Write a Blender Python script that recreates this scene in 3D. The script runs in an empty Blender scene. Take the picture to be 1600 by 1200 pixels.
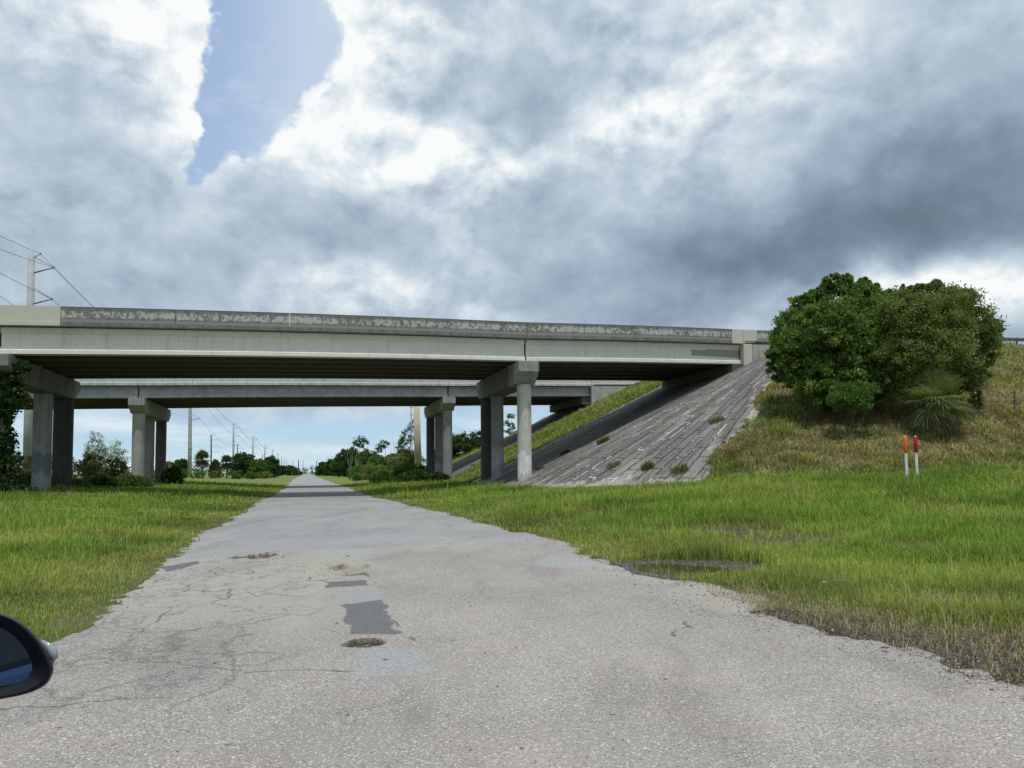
import bpy, math, random
import numpy as np
from mathutils import Matrix, Vector
random.seed(7); rng = np.random.default_rng(7)
R = math.radians
SC = bpy.context.scene
COL = SC.collection
# ------------------------------------------------------------------ camera
CAMZ = 1.5; FPX = 1200.0; PITCH = R(3.5); ROLL = 0.008; CY = 662.0
F = np.array([0, math.cos(PITCH), math.sin(PITCH)]); U0 = np.array([0, -math.sin(PITCH), math.cos(PITCH)]); X0 = np.array([1., 0, 0])
UPV = U0*math.cos(ROLL)+X0*math.sin(ROLL); RT = X0*math.cos(ROLL)-U0*math.sin(ROLL)
def ray(u, v): return F*FPX+RT*(u-800)+UPV*(CY-v)
def at(u, v, y):
    d = ray(u, v); k = y/d[1]; return np.array([d[0]*k, y, CAMZ+d[2]*k])
def ground_at(u, v, z=0.0):
    d = ray(u, v); k = (z-CAMZ)/d[2]; return np.array([d[0]*k, d[1]*k, z])
cam_d = bpy.data.cameras.new('camera'); cam = bpy.data.objects.new('camera', cam_d); COL.objects.link(cam)
cam_d.sensor_width = 36; cam_d.lens = 27; cam_d.shift_y = (CY-600)/1600; cam_d.clip_start = 0.05; cam_d.clip_end = 6000
cam.matrix_world = Matrix(((RT[0], UPV[0], -F[0], 0), (RT[1], UPV[1], -F[1], 0), (RT[2], UPV[2], -F[2], CAMZ), (0, 0, 0, 1)))
SC.camera = cam
SC.render.resolution_x = 1024; SC.render.resolution_y = 768
# ------------------------------------------------------------------ view, render
vs = SC.view_settings
SC.display_settings.display_device = 'sRGB'
vs.view_transform = 'Standard'; vs.look = 'None'; vs.gamma = 1; vs.exposure = 0.0; vs.use_curve_mapping = False
cy = SC.cycles
cy.use_denoising = True
cy.max_bounces = 6; cy.diffuse_bounces = 3; cy.glossy_bounces = 2; cy.transmission_bounces = 3; cy.transparent_max_bounces = 6
cy.sample_clamp_indirect = 6
SC.render.engine = 'CYCLES'
# ------------------------------------------------------------------ sun
SUN_EL, SUN_AZ = R(72), R(172)      # azimuth clockwise from +Y (behind the viewer)
sd = bpy.data.lights.new('sun', 'SUN'); sun = bpy.data.objects.new('sun', sd); COL.objects.link(sun)
sd.energy = 2.6; sd.angle = R(1.6); sd.color = (1, .965, .91)
sv = Vector((math.sin(SUN_AZ)*math.cos(SUN_EL), math.cos(SUN_AZ)*math.cos(SUN_EL), math.sin(SUN_EL)))
sun.rotation_euler = (-sv).to_track_quat('-Z', 'Y').to_euler(); sun.location = (0, -20, 60)
# ------------------------------------------------------------------ node helper
class NT:
    def __init__(self, tree): self.t = tree; tree.nodes.clear()
    def n(self, typ, **kw):
        nd = self.t.nodes.new(typ)
        ins = kw.pop('ins', {})
        for k, v in kw.items(): setattr(nd, k, v)
        for k, v in ins.items(): self.set(nd.inputs[k], v)
        return nd
    def set(self, sock, v):
        if isinstance(v, bpy.types.NodeSocket): self.t.links.new(v, sock)
        elif isinstance(v, bpy.types.Node): self.t.links.new(v.outputs[0], sock)
        else:
            if hasattr(sock.default_value, '__len__') and not hasattr(v, '__len__'): v = (v,)*len(sock.default_value)
            if hasattr(sock.default_value, '__len__') and len(sock.default_value) == 4 and len(v) == 3: v = (*v, 1)
            sock.default_value = v
    def m(self, op, a, b=0.0, c=0.0, clamp=False):
        nd = self.t.nodes.new('ShaderNodeMath'); nd.operation = op; nd.use_clamp = clamp
        self.set(nd.inputs[0], a); self.set(nd.inputs[1], b); self.set(nd.inputs[2], c); return nd.outputs[0]
    def vm(self, op, a, b=(0, 0, 0), out=0):
        nd = self.t.nodes.new('ShaderNodeVectorMath'); nd.operation = op
        self.set(nd.inputs[0], a); self.set(nd.inputs[1], b); return nd.outputs[out]
    def noise(self, vec, scale, detail=4, rough=.55, dist=0.0, dims='3D'):
        nd = self.n('ShaderNodeTexNoise', noise_dimensions=dims)
        self.set(nd.inputs['Vector'], vec); nd.inputs['Scale'].default_value = scale
        nd.inputs['Detail'].default_value = detail; nd.inputs['Roughness'].default_value = rough; nd.inputs['Distortion'].default_value = dist
        return nd
    def ss(self, x, a, b, lo=0.0, hi=1.0, lin=False):
        nd = self.n('ShaderNodeMapRange', interpolation_type='LINEAR' if lin else 'SMOOTHSTEP', clamp=True)
        for i, v in enumerate((x, a, b, lo, hi)): self.set(nd.inputs[i], v)
        return nd.outputs[0]
    def mix(self, f, a, b, typ='MIX'):
        nd = self.n('ShaderNodeMix', data_type='RGBA', blend_type=typ); self.set(nd.inputs[0], f); self.set(nd.inputs[6], a); self.set(nd.inputs[7], b); return nd.outputs[2]
    def ramp(self, f, stops):
        nd = self.n('ShaderNodeValToRGB'); self.set(nd.inputs[0], f); e = nd.color_ramp.elements
        while len(e) < len(stops): e.new(0.5)
        for i, (p, c) in enumerate(stops):
            e[i].position = p; e[i].color = (*c, 1) if len(c) == 3 else c
        return nd.outputs[0]
    def xyz(self, v):
        nd = self.n('ShaderNodeSeparateXYZ'); self.set(nd.inputs[0], v); return nd.outputs
    def comb(self, x, y, z=0.0):
        nd = self.n('ShaderNodeCombineXYZ'); self.set(nd.inputs[0], x); self.set(nd.inputs[1], y); self.set(nd.inputs[2], z); return nd.outputs[0]
# ------------------------------------------------------------------ sky: clouds in direction space
def make_world():
    w = bpy.data.worlds.new('World'); SC.world = w; w.use_nodes = True
    T = NT(w.node_tree)
    tc = T.n('ShaderNodeTexCoord'); D = tc.outputs['Generated']
    x, y, z = T.xyz(D)[:3]
    az = T.m('ARCTAN2', x, y); el = T.m('ARCSINE', z)
    P0 = T.comb(az, el, 0.0)
    wn = T.noise(P0, 3.0, 3, .55); off = T.vm('MULTIPLY', T.vm('SUBTRACT', wn.outputs['Color'], (.5, .5, .5)), (.20, .13, 0))
    wn2 = T.noise(P0, 11.0, 4, .6); off2 = T.vm('MULTIPLY', T.vm('SUBTRACT', wn2.outputs['Color'], (.5, .5, .5)), (.055, .045, 0))
    P = T.vm('ADD', T.vm('ADD', P0, off), off2)
    def blobs(lst):
        acc = None
        for (u, v, ru, rv, amp) in lst:
            d = ray(u, v); d = d/np.linalg.norm(d); a = math.atan2(d[0], d[1]); e = math.asin(d[2])
            rel = T.vm('MULTIPLY', T.vm('SUBTRACT', P, (a, e, 0)), (1200/ru/ (1/math.cos(a)**2) , 1200/rv/(1/math.cos(a)**1), 0))
            ln = T.vm('LENGTH', rel, out=1)
            f = T.ss(ln, 0.0, 1.0, amp, 0.0)
            acc = f if acc is None else T.m('ADD', acc, f)
        return acc
    n1 = T.noise(T.vm('MULTIPLY', P0, (1, 1.35, 1)), 7.5, 10, .585, .2)
    n2 = T.noise(T.vm('MULTIPLY', T.vm('ADD', P0, (-.012, .026, 0)), (1, 1.35, 1)), 7.5, 7, .55, .2)
    emb = T.m('SUBTRACT', n1.outputs[0], n2.outputs[0])
    nn = T.m('SUBTRACT', n1.outputs[0], .5)
    G = blobs(SKY_GAPS)
    L = blobs(SKY_LIGHT)
    gsig = T.m('ADD', G, T.m('ADD', T.m('MULTIPLY', nn, -1.35), T.m('MULTIPLY', T.m('SUBTRACT', wn2.outputs[0], .5), .75)))
    bn_ = T.noise(T.vm('ADD', T.vm('MULTIPLY', P0, (1, 1.3, 1)), off2), 8.5, 3, .5).outputs[0]; bil = T.m('SUBTRACT', T.ss(T.m('ABSOLUTE', T.m('SUBTRACT', bn_, .5)), 0.0, .11), .55)
    gap = T.m('MULTIPLY', T.ss(gsig, .33, .50), T.ss(G, .03, .2))
    veil = T.ss(T.noise(T.vm('MULTIPLY', P0, (1, 1.6, 1)), 6.0, 8, .6, .4).outputs[0], .48, .74)
    rim = T.m('MULTIPLY', T.ss(gsig, .0, .36), .22)
    tex = T.ss(L, -.2, .5, .30, 1.05)
    Lt = T.m('ADD', T.m('ADD', T.m('MULTIPLY', L, .70), .53), T.m('ADD', T.m('ADD', rim, T.m('MULTIPLY', bil, T.m('MULTIPLY', tex, .10))), T.m('ADD', T.m('MULTIPLY', nn, T.m('MULTIPLY', tex, .62)), T.m('MULTIPLY', emb, T.m('MULTIPLY', tex, 1.75)))))
    cc = T.ramp(Lt, [(0.0, (.15, .20, .265)), (.20, (.225, .29, .38)), (.40, (.345, .435, .54)), (.58, (.50, .595, .69)), (.76, (.68, .76, .82)), (1.0, (.95, .97, .97))])
    sky = T.n('ShaderNodeTexSky', sky_type='NISHITA', sun_disc=False, sun_elevation=SUN_EL, sun_rotation=SUN_AZ)
    blue = T.mix(1.0, sky.outputs[0], (.20, .165, .145), 'MULTIPLY')
    blue = T.mix(.55, blue, (.36, .55, .83))
    ru_ = ray(385, 100); ru_ = ru_/np.linalg.norm(ru_); vg_ = T.ss(az, math.atan2(ru_[0], ru_[1])-.05, math.atan2(ru_[0], ru_[1])+.10, 0.0, .45)
    blue = T.mix(T.m('ADD', T.m('MULTIPLY', veil, .6), T.m('ADD', vg_, .10), clamp=True), blue, (.72, .80, .88))
    top = T.mix(gap, cc, blue)
    # clear band with thin streaks low over the horizon
    st = T.noise(T.vm('MULTIPLY', P0, (1, 6, 1)), 5.0, 6, .55, .2).outputs[0]
    low = T.mix(T.ss(st, .44, .70), T.mix(T.ss(el, 0, .07), (.52, .71, .80), (.46, .655, .82)), (.74, .83, .88))
    lowmask = T.ss(T.m('ADD', el, T.m('MULTIPLY', T.m('SUBTRACT', wn.outputs[0], .5), .10)), .055, .10, 1.0, 0.0)
    col = T.mix(lowmask, top, low)
    bg = T.n('ShaderNodeBackground'); T.set(bg.inputs[0], col); bg.inputs[1].default_value = 1.0
    o = T.n('ShaderNodeOutputWorld'); T.set(o.inputs[0], bg.outputs[0])
    w.cycles.sampling_method = 'MANUAL'; w.cycles.sample_map_resolution = 512
# (u, v, radius u, radius v, amount): the cloud masses of the photograph, by direction
SKY_GAPS = [(385, 120, 155, 150, .95), (345, 215, 70, 80, .55), (410, 25, 160, 100, .55), (300, 262, 36, 36, .25)]
SKY_LIGHT = [(60, 60, 260, 130, .26), (250, 90, 110, 150, .38), (290, 190, 110, 70, .26), (110, 210, 240, 120, -.08), (130, 330, 200, 70, .12),
 (430, 225, 130, 100, .46), (540, 130, 180, 160, .40), (640, 240, 250, 140, .36), (560, 40, 180, 90, .30), (830, 120, 150, 120, -.20), (930, 220, 190, 90, .30), (750, 40, 260, 70, .22),
 (720, 300, 200, 80, .20), (1110, 90, 260, 150, .34), (1060, 210, 260, 110, .12), (560, 375, 200, 60, -.14), (800, 340, 150, 80, -.12), (700, 400, 130, 80, .12), (540, 455, 150, 60, .32), (640, 470, 180, 40, .2),
 (160, 400, 330, 100, -.07), (60, 430, 200, 100, -.04), (1420, 60, 300, 130, .02), (1560, 190, 260, 140, -.24), (1480, 330, 400, 120, -.52), (1150, 415, 380, 100, -.40), (1000, 330, 220, 90, -.04),
 (1300, 200, 240, 120, .02), (1230, 260, 150, 90, .05), (1580, 455, 280, 60, .50), (1420, 450, 200, 34, .22), (1000, 480, 300, 40, -.14), (330, 470, 260, 60, .0), (860, 450, 160, 50, -.05)]
make_world()
# ------------------------------------------------------------------ mesh helpers
def newmesh(name, V, faces=None, quads=None, tris=None, cols=None, smooth=False, uvs=None):
    me = bpy.data.meshes.new(name)
    V = np.asarray(V, dtype=np.float32)
    if faces is not None:
        me.from_pydata([tuple(map(float, p)) for p in V], [], [tuple(map(int, f)) for f in faces])
    else:
        q = np.zeros((0, 4), np.int32) if quads is None else np.asarray(quads, np.int32)
        t = np.zeros((0, 3), np.int32) if tris is None else np.asarray(tris, np.int32)
        me.vertices.add(len(V)); me.vertices.foreach_set('co', V.ravel())
        loops = np.concatenate([q.ravel(), t.ravel()]).astype(np.int32)
        me.loops.add(len(loops)); me.loops.foreach_set('vertex_index', loops)
        me.polygons.add(len(q)+len(t))
        st = np.concatenate([np.arange(len(q))*4, len(q)*4+np.arange(len(t))*3]).astype(np.int32)
        me.polygons.foreach_set('loop_start', st)
        me.update(calc_edges=True); me.validate()
    if smooth: me.polygons.foreach_set('use_smooth', np.ones(len(me.polygons), bool))
    if cols is not None:
        for nm, c in (cols.items() if isinstance(cols, dict) else (('Col', cols),)):
            c = np.asarray(c, np.float32)
            if c.ndim == 2:
                if c.shape[1] == 3: c = np.concatenate([c, np.ones((len(c), 1), np.float32)], 1)
                a = me.attributes.new(nm, 'FLOAT_COLOR', 'POINT'); a.data.foreach_set('color', c.ravel())
            else:
                a = me.attributes.new(nm, 'FLOAT', 'POINT'); a.data.foreach_set('value', c.ravel())
    return me
ROOTLOC = {}
def tag(o, label=None, cat=None, group=None, kind=None):
    if label: o['label'] = label
    if cat: o['category'] = cat
    if group: o['group'] = group
    if kind: o['kind'] = kind
    return o
def empty(name, loc, label, cat, group=None):
    o = bpy.data.objects.new(name, None); COL.objects.link(o); o.location = [float(c) for c in loc]; o.empty_display_size = .3
    ROOTLOC[o.name] = np.array(loc, float); return tag(o, label, cat, group)
def put(name, me, mat, parent=None, origin=None):
    """link a mesh given in world coordinates; its origin becomes the thing's base"""
    o = bpy.data.objects.new(name, me); COL.objects.link(o)
    me.materials.append(mat)
    if parent is not None:
        o.parent = parent; L = ROOTLOC[parent.name]; ROOTLOC[o.name] = L
        me.transform(Matrix.Translation(Vector([-float(c) for c in L])))
    else:
        L = np.zeros(3) if origin is None else np.array(origin, float)
        if origin is not None: me.transform(Matrix.Translation(Vector([-float(c) for c in L])))
        o.location = [float(c) for c in L]; ROOTLOC[o.name] = L
    return o
class MB:
    def __init__(self): self.V = []; self.F = []; self.C = []
    def add(self, V, Fs, c=None):
        n = len(self.V); self.V += [tuple(map(float, p)) for p in V]; self.F += [tuple(i+n for i in f) for f in Fs]
        self.C += [c or (1, 1, 1)]*len(V)
    def hexa(self, p8, c=None):  # 4 bottom, 4 top
        self.add(p8, [(3, 2, 1, 0), (4, 5, 6, 7), (0, 1, 5, 4), (1, 2, 6, 5), (2, 3, 7, 6), (3, 0, 4, 7)], c)
    def tube(self, pts, rads, n=8, caps=True, c=None, twist=0):
        pts = [np.array(p, float) for p in pts]; V = []; Fs = []
        for i, p in enumerate(pts):
            t = pts[min(i+1, len(pts)-1)]-pts[max(i-1, 0)]; t /= (np.linalg.norm(t)+1e-9)
            a = np.cross(t, [0, 0, 1.0]); 
            if np.linalg.norm(a) < 1e-3: a = np.cross(t, [1.0, 0, 0])
            a /= np.linalg.norm(a); b = np.cross(t, a)
            r = rads[i] if hasattr(rads, '__len__') else rads
            for k in range(n):
                an = 2*math.pi*k/n; V.append(p+r*(math.cos(an)*a+math.sin(an)*b))
        for i in range(len(pts)-1):
            for k in range(n):
                k2 = (k+1) % n; Fs.append((i*n+k, i*n+k2, (i+1)*n+k2, (i+1)*n+k))
        if caps: Fs.append(tuple(range(n))[::-1]); Fs.append(tuple((len(pts)-1)*n+k for k in range(n)))
        self.add(V, Fs, c)
    def build(self, name, mat, parent=None, origin=None, smooth=False):
        me = newmesh(name, self.V, faces=self.F, smooth=smooth, cols=np.array(self.C))
        return put(name, me, mat, parent, origin)
def bevel(o, w=.02, seg=2):
    m = o.modifiers.new('bevel', 'BEVEL'); m.width = w; m.segments = seg; m.limit_method = 'ANGLE'; m.angle_limit = R(40); return o
# value noise
def _h(ix, iy, s):
    n = (ix.astype(np.int64)*374761393+iy.astype(np.int64)*668265263+s*1442695041) & 0xffffffff
    n = ((n ^ (n >> 13))*1274126177) & 0xffffffff
    return ((n ^ (n >> 16)) & 0xffff)/65535.0
def vnoise(x, y, s=0):
    x = np.asarray(x, float); y = np.asarray(y, float)
    ix = np.floor(x); iy = np.floor(y); fx = x-ix; fy = y-iy; fx = fx*fx*(3-2*fx); fy = fy*fy*(3-2*fy)
    a = _h(ix, iy, s); b = _h(ix+1, iy, s); c = _h(ix, iy+1, s); d = _h(ix+1, iy+1, s)
    return (a*(1-fx)+b*fx)*(1-fy)+(c*(1-fx)+d*fx)*fy
def fbm(x, y, o=4, s=0):
    t = 0; a = .5; n = 0
    for i in range(o): t = t+a*vnoise(x*2**i, y*2**i, s+i*17); n += a; a *= .5
    return t/n
def sst(x, a, b):
    t = np.clip((x-a)/(b-a), 0, 1); return t*t*(3-2*t)
# ------------------------------------------------------------------ layout: bridge frame (s along, q away) and terrain
BD = np.array([.933, .359]); BN = np.array([-.359, .933]); BO = np.array([0, 48.2]); SKEW = .11
def W(s, q, z): p = BO+s*BD+q*BN; return (p[0], p[1], z)
def SQ(x, y): dx = x-BO[0]; dy = y-BO[1]; return dx*BD[0]+dy*BD[1], dx*BN[0]+dy*BN[1]
def s_of_u(u, c=48.2, q=0.0):
    k = (u-800)/1200; y = c/(1-.385*k); x = k*y; return SQ(x, y)[0]
RDX, RDY = -.2555, .967
def lateral(x, y): return (x-(1.1-.2642*y))*.967
PL_S, PL_Q0, PL_Q1, SLOPE = 22.0, -1.0, 42.0, .467
def emb_dd(x, y):
    s, q = SQ(x, y); sp = s-SKEW*q
    a = np.maximum(PL_S-sp, 0); b = np.maximum(np.maximum(PL_Q0-q, q-PL_Q1), 0)
    return np.hypot(a, b), s, q, sp
def emb_z(x, y):
    dd, s, q, sp = emb_dd(x, y)
    zt = 10.7+.033*(np.clip(s, 18, 140)-18)
    return zt-SLOPE*dd
def flat_z(x, y):
    l = lateral(x, y)
    r = .07*np.clip(l-5, 0, 17)+.01*np.clip(l-22, 0, 60); lf = .05*np.clip(-l-5, 0, 12)+.004*np.clip(-l-17, 0, 100)
    z = np.where(l > 0, r, lf)
    return z*sst(y, 3, 24)*(1-.35*sst(y, 60, 200))
def pav_mask(x, y):
    """signed paving membership: >0 inside the near paved slope, near edge value in metres"""
    dd, s, q, sp = emb_dd(x, y)
    ang = np.degrees(np.arctan2(np.maximum(PL_Q0-q, 0), np.maximum(PL_S-sp, 1e-3)))
    side = (41+5*(fbm(x*.35, y*.35, 3, 5)-.5)*2-ang)*np.maximum(dd, 2)*math.pi/180
    return np.minimum(side, 13.4-q)
ROAD_TAB = [(1700, -6400, 7600), (1250, -700, 2300), (1130, -330, 1760), (1075, -150, 1600), (1043, -60, 1480), (1011, 30, 1400), (993, 80, 1300), (966, 122, 1195), (956, 144, 1180), (940, 172, 1150), (920, 205, 1110),
 (902, 234, 1020), (895, 243, 985), (884, 256, 950), (872, 272, 918), (856, 293, 880), (845, 310, 846), (825, 340, 768), (813, 357, 722), (800, 378, 676), (790, 394, 634), (780, 413, 592), (772, 433, 566), (764, 444, 548), (758, 450, 530), (750, 457, 507.5), (743.5, 468.5, 490.5), (741, 473, 486)]
_rd = []
for v, l, r in ROAD_TAB:
    y = 1.5*1208/(v-738.0)
    _rd.append((y, at(l, v, y)[0], at(r, v, y)[0]))
_rd = np.array(_rd)
def road_edges(y):
    return np.interp(y, _rd[:, 0], _rd[:, 1]), np.interp(y, _rd[:, 0], _rd[:, 2])
def road_in(x, y):
    """metres inside the asphalt edge (negative outside)"""
    l, r = road_edges(y); w = .30*(fbm(x*.9+7, y*.5, 4, 31)-.5)*2*np.clip(y/14, .4, 1.6)+.24*(fbm(x*5, y*4, 3, 32)-.5)*2*(y < 45)
    return np.minimum(x-l, r-x)+w
PUD = [ground_at(1085, 888), ground_at(1035, 882), ground_at(1135, 893)]
def puddle(x, y):
    a = np.full_like(np.asarray(x, float), -1.0)
    for p, rx, ry in ((PUD[0], .95, .85), (PUD[1], .6, .5), (PUD[2], .6, .5)):
        a = np.maximum(a, 1-np.hypot((x-p[0])/rx, (y-p[1])/ry))
    return a+.25*(fbm(x*2.2, y*2.2, 3, 9)-.5)
MUDS = [(1230, 965, .9, .55), (1330, 980, 1.3, .75), (1440, 998, 1.3, .7), (1540, 1015, 1.3, .65), (1620, 1040, 1.2, .6), (1590, 950, 1.0, .7), (1180, 862, 1.2, .9), (1120, 842, 1.6, 1.2), (1250, 855, .9, .5), (1000, 905, .5, .25), (960, 815, 1.3, 1.1), (900, 820, 1.2, 1.0), (1420, 867, .6, .5), (320, 770, 5., 1.7), (400, 773, 3.5, 1.5), (150, 847, .9, .7), (430, 777, 2.5, 1.2)]
_mud = [(*ground_at(u, v)[:2], rx, ry) for u, v, rx, ry in MUDS]
def mud_mask(x, y):
    a = np.full_like(np.asarray(x, float), -1.0)
    for mx, my, rx, ry in _mud: a = np.maximum(a, 1-np.hypot((x-mx)/rx, (y-my)/ry)*.8)
    return a+.5*(fbm(x*1.7, y*1.7, 4, 77)-.5)
def ground_z(x, y):
    x = np.asarray(x, float); y = np.asarray(y, float)
    fz = flat_z(x, y); ez = emb_z(x, y); ri = road_in(x, y)
    off = sst(-ri, .1, 3)
    fz = fz+off*(.05*(fbm(x*.6, y*.6, 3, 3)-.5)*2+.10*(fbm(x*.13, y*.13, 2, 4)-.35))
    pv = pav_mask(x, y); pf = far_pav(x, y)
    bump = .5*(fbm(x*.45, y*.45, 4, 11)-.5)+.9*(fbm(x*.12, y*.12, 2, 12)-.5)
    ez = ez+np.where((pv > -.3) | (pf > -.3), -.10, bump*sst(-pv, .3, 3))
    k = .5; h = np.clip(.5+.5*(ez-fz)/k, 0, 1); z = fz*(1-h)+ez*h+k*h*(1-h)*.5
    z = np.where(ri > .12, -.16, z)
    z = np.where((ri <= .12) & (ri > -.25), z*.5+.004-.03*sst(ri, -.1, .12), z)
    z = z-.07*sst(puddle(x, y), .0, .25)*(ri < .12)+.05*(fbm(x*6, y*6, 3, 15)-.5)*sst(mud_mask(x, y), .1, .5)*(ri < .05)*(y < 30)
    return z
def far_pav(x, y):
    dd, s, q, sp = emb_dd(x, y)
    return np.minimum(q-26.5, 43-q)
# ------------------------------------------------------------------ materials
def mat(name):
    m = bpy.data.materials.new(name); m.use_nodes = True; return m, NT(m.node_tree)
def out(T, sh): o = T.n('ShaderNodeOutputMaterial'); T.set(o.inputs[0], sh)
def bsdf(T, col, rough=.8, spec=.3, bump=None, bstr=.3, bdist=.02, metal=0.0):
    b = T.n('ShaderNodeBsdfPrincipled'); T.set(b.inputs['Base Color'], col); T.set(b.inputs['Roughness'], rough)
    b.inputs['Specular IOR Level'].default_value = spec; b.inputs['Metallic'].default_value = metal
    if bump is not None:
        bn = T.n('ShaderNodeBump'); bn.inputs['Strength'].default_value = bstr; bn.inputs['Distance'].default_value = bdist
        T.set(bn.inputs['Height'], bump); T.set(b.inputs['Normal'], bn.outputs[0])
    return b.outputs[0]
def attr(T, nm): return T.n('ShaderNodeAttribute', attribute_name=nm)
def pos(T): return T.n('ShaderNodeNewGeometry').outputs['Position']
def M_leaf(name, base, trans=.35, rough=.55, spec=.25):
    m, T = mat(name); a = attr(T, 'Col').outputs['Color']
    c = T.mix(1.0, a, base, 'MULTIPLY')
    p = bsdf(T, c, rough, spec)
    t = T.n('ShaderNodeBsdfTranslucent'); T.set(t.inputs[0], T.mix(1.0, c, (1.15, 1.25, .6), 'MULTIPLY'))
    mx = T.n('ShaderNodeMixShader'); mx.inputs[0].default_value = trans; T.set(mx.inputs[1], p); T.set(mx.inputs[2], t.outputs[0]); out(T, mx.outputs[0]); return m
def M_concrete(name, base, dark=.6, stain=.5, streak=.5, vcol=False, sc=1.0):
    m, T = mat(name); P = pos(T)
    n = T.noise(P, 1.3*sc, 6, .6).outputs[0]; n2 = T.noise(P, 14*sc, 5, .65).outputs[0]
    sv_ = T.noise(T.vm('MULTIPLY', P, (3.2, 3.2, .25)), 1.2*sc, 5, .6).outputs[0]
    c = T.mix(T.ss(n, .35, .7, 0, stain), base, tuple(b*dark for b in base))
    c = T.mix(T.ss(sv_, .5, .72, 0, streak), c, tuple(b*dark*.7 for b in base))
    c = T.mix(T.ss(n2, .3, .75, 0, .25), c, tuple(min(1, b*1.25) for b in base))
    if vcol: c = T.mix(1.0, c, attr(T, 'Col').outputs['Color'], 'MULTIPLY')
    out(T, bsdf(T, c, .85, .25, n2, .25, .02)); return m
m_girder = M_concrete('painted_girder_concrete', (.80, .775, .695), .80, .4, .35)
m_girder2 = M_concrete('weathered_girder_concrete', (.44, .46, .455), .55, .6, .5)
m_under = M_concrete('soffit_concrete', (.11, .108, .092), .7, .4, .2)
m_cap = M_concrete('cap_concrete', (.36, .36, .335), .55, .65, .7)
m_cap_shade = M_concrete('deck_shade_cap_concrete', (.235, .23, .205), .5, .7, .7)  # cap concrete with the shade under the deck put into its colour
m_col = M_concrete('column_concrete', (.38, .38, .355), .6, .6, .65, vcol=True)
m_patch = M_concrete('dull_tan_paint', (.36, .355, .30), .85, .3, .1)
m_tan = M_concrete('tan_painted_concrete', (.58, .56, .47), .88, .3, .1)
m_wall = M_concrete('abutment_concrete', (.42, .42, .38), .6, .6, .55)
def M_barrier(name, dark, light, amt):
    m, T = mat(name); P = pos(T); a = attr(T, 'hgt').outputs['Fac']
    n = T.noise(T.vm('MULTIPLY', P, (1.3, 1.3, 1.1)), 3.6, 10, .74, .3).outputs[0]
    n3 = T.noise(T.vm('MULTIPLY', P, (1, 1, .35)), 3.0, 6, .6).outputs[0]
    big = T.noise(P, .35, 3, .5).outputs[0]
    band = T.m('MULTIPLY', T.ss(a, .12, .38), T.ss(a, .98, .62))
    sig = T.m('ADD', T.m('ADD', n, T.m('MULTIPLY', band, .16)), T.m('MULTIPLY', T.m('SUBTRACT', big, .5), .35))
    fl = T.ss(sig, .585-amt, .70-amt)
    base = T.mix(T.ss(n3, .35, .65), dark, tuple(d*1.5 for d in dark))
    base = T.mix(T.ss(a, .22, .16), base, tuple(d*1.9 for d in dark))
    c = T.mix(T.m('MULTIPLY', fl, T.m('MULTIPLY', band, .85)), base, light)
    c = T.mix(T.m('MULTIPLY', T.ss(a, .90, .99), T.ss(n3, .3, .6)), c, tuple(d*.6 for d in dark))
    out(T, bsdf(T, c, .85, .2, n, .35, .02)); return m
m_barrier = M_barrier('flaking_barrier_concrete', (.15, .148, .138), (.56, .56, .52), -.005)
m_barrier2 = M_barrier('pale_barrier_concrete', (.36, .37, .36), (.6, .61, .59), .06)
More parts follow.
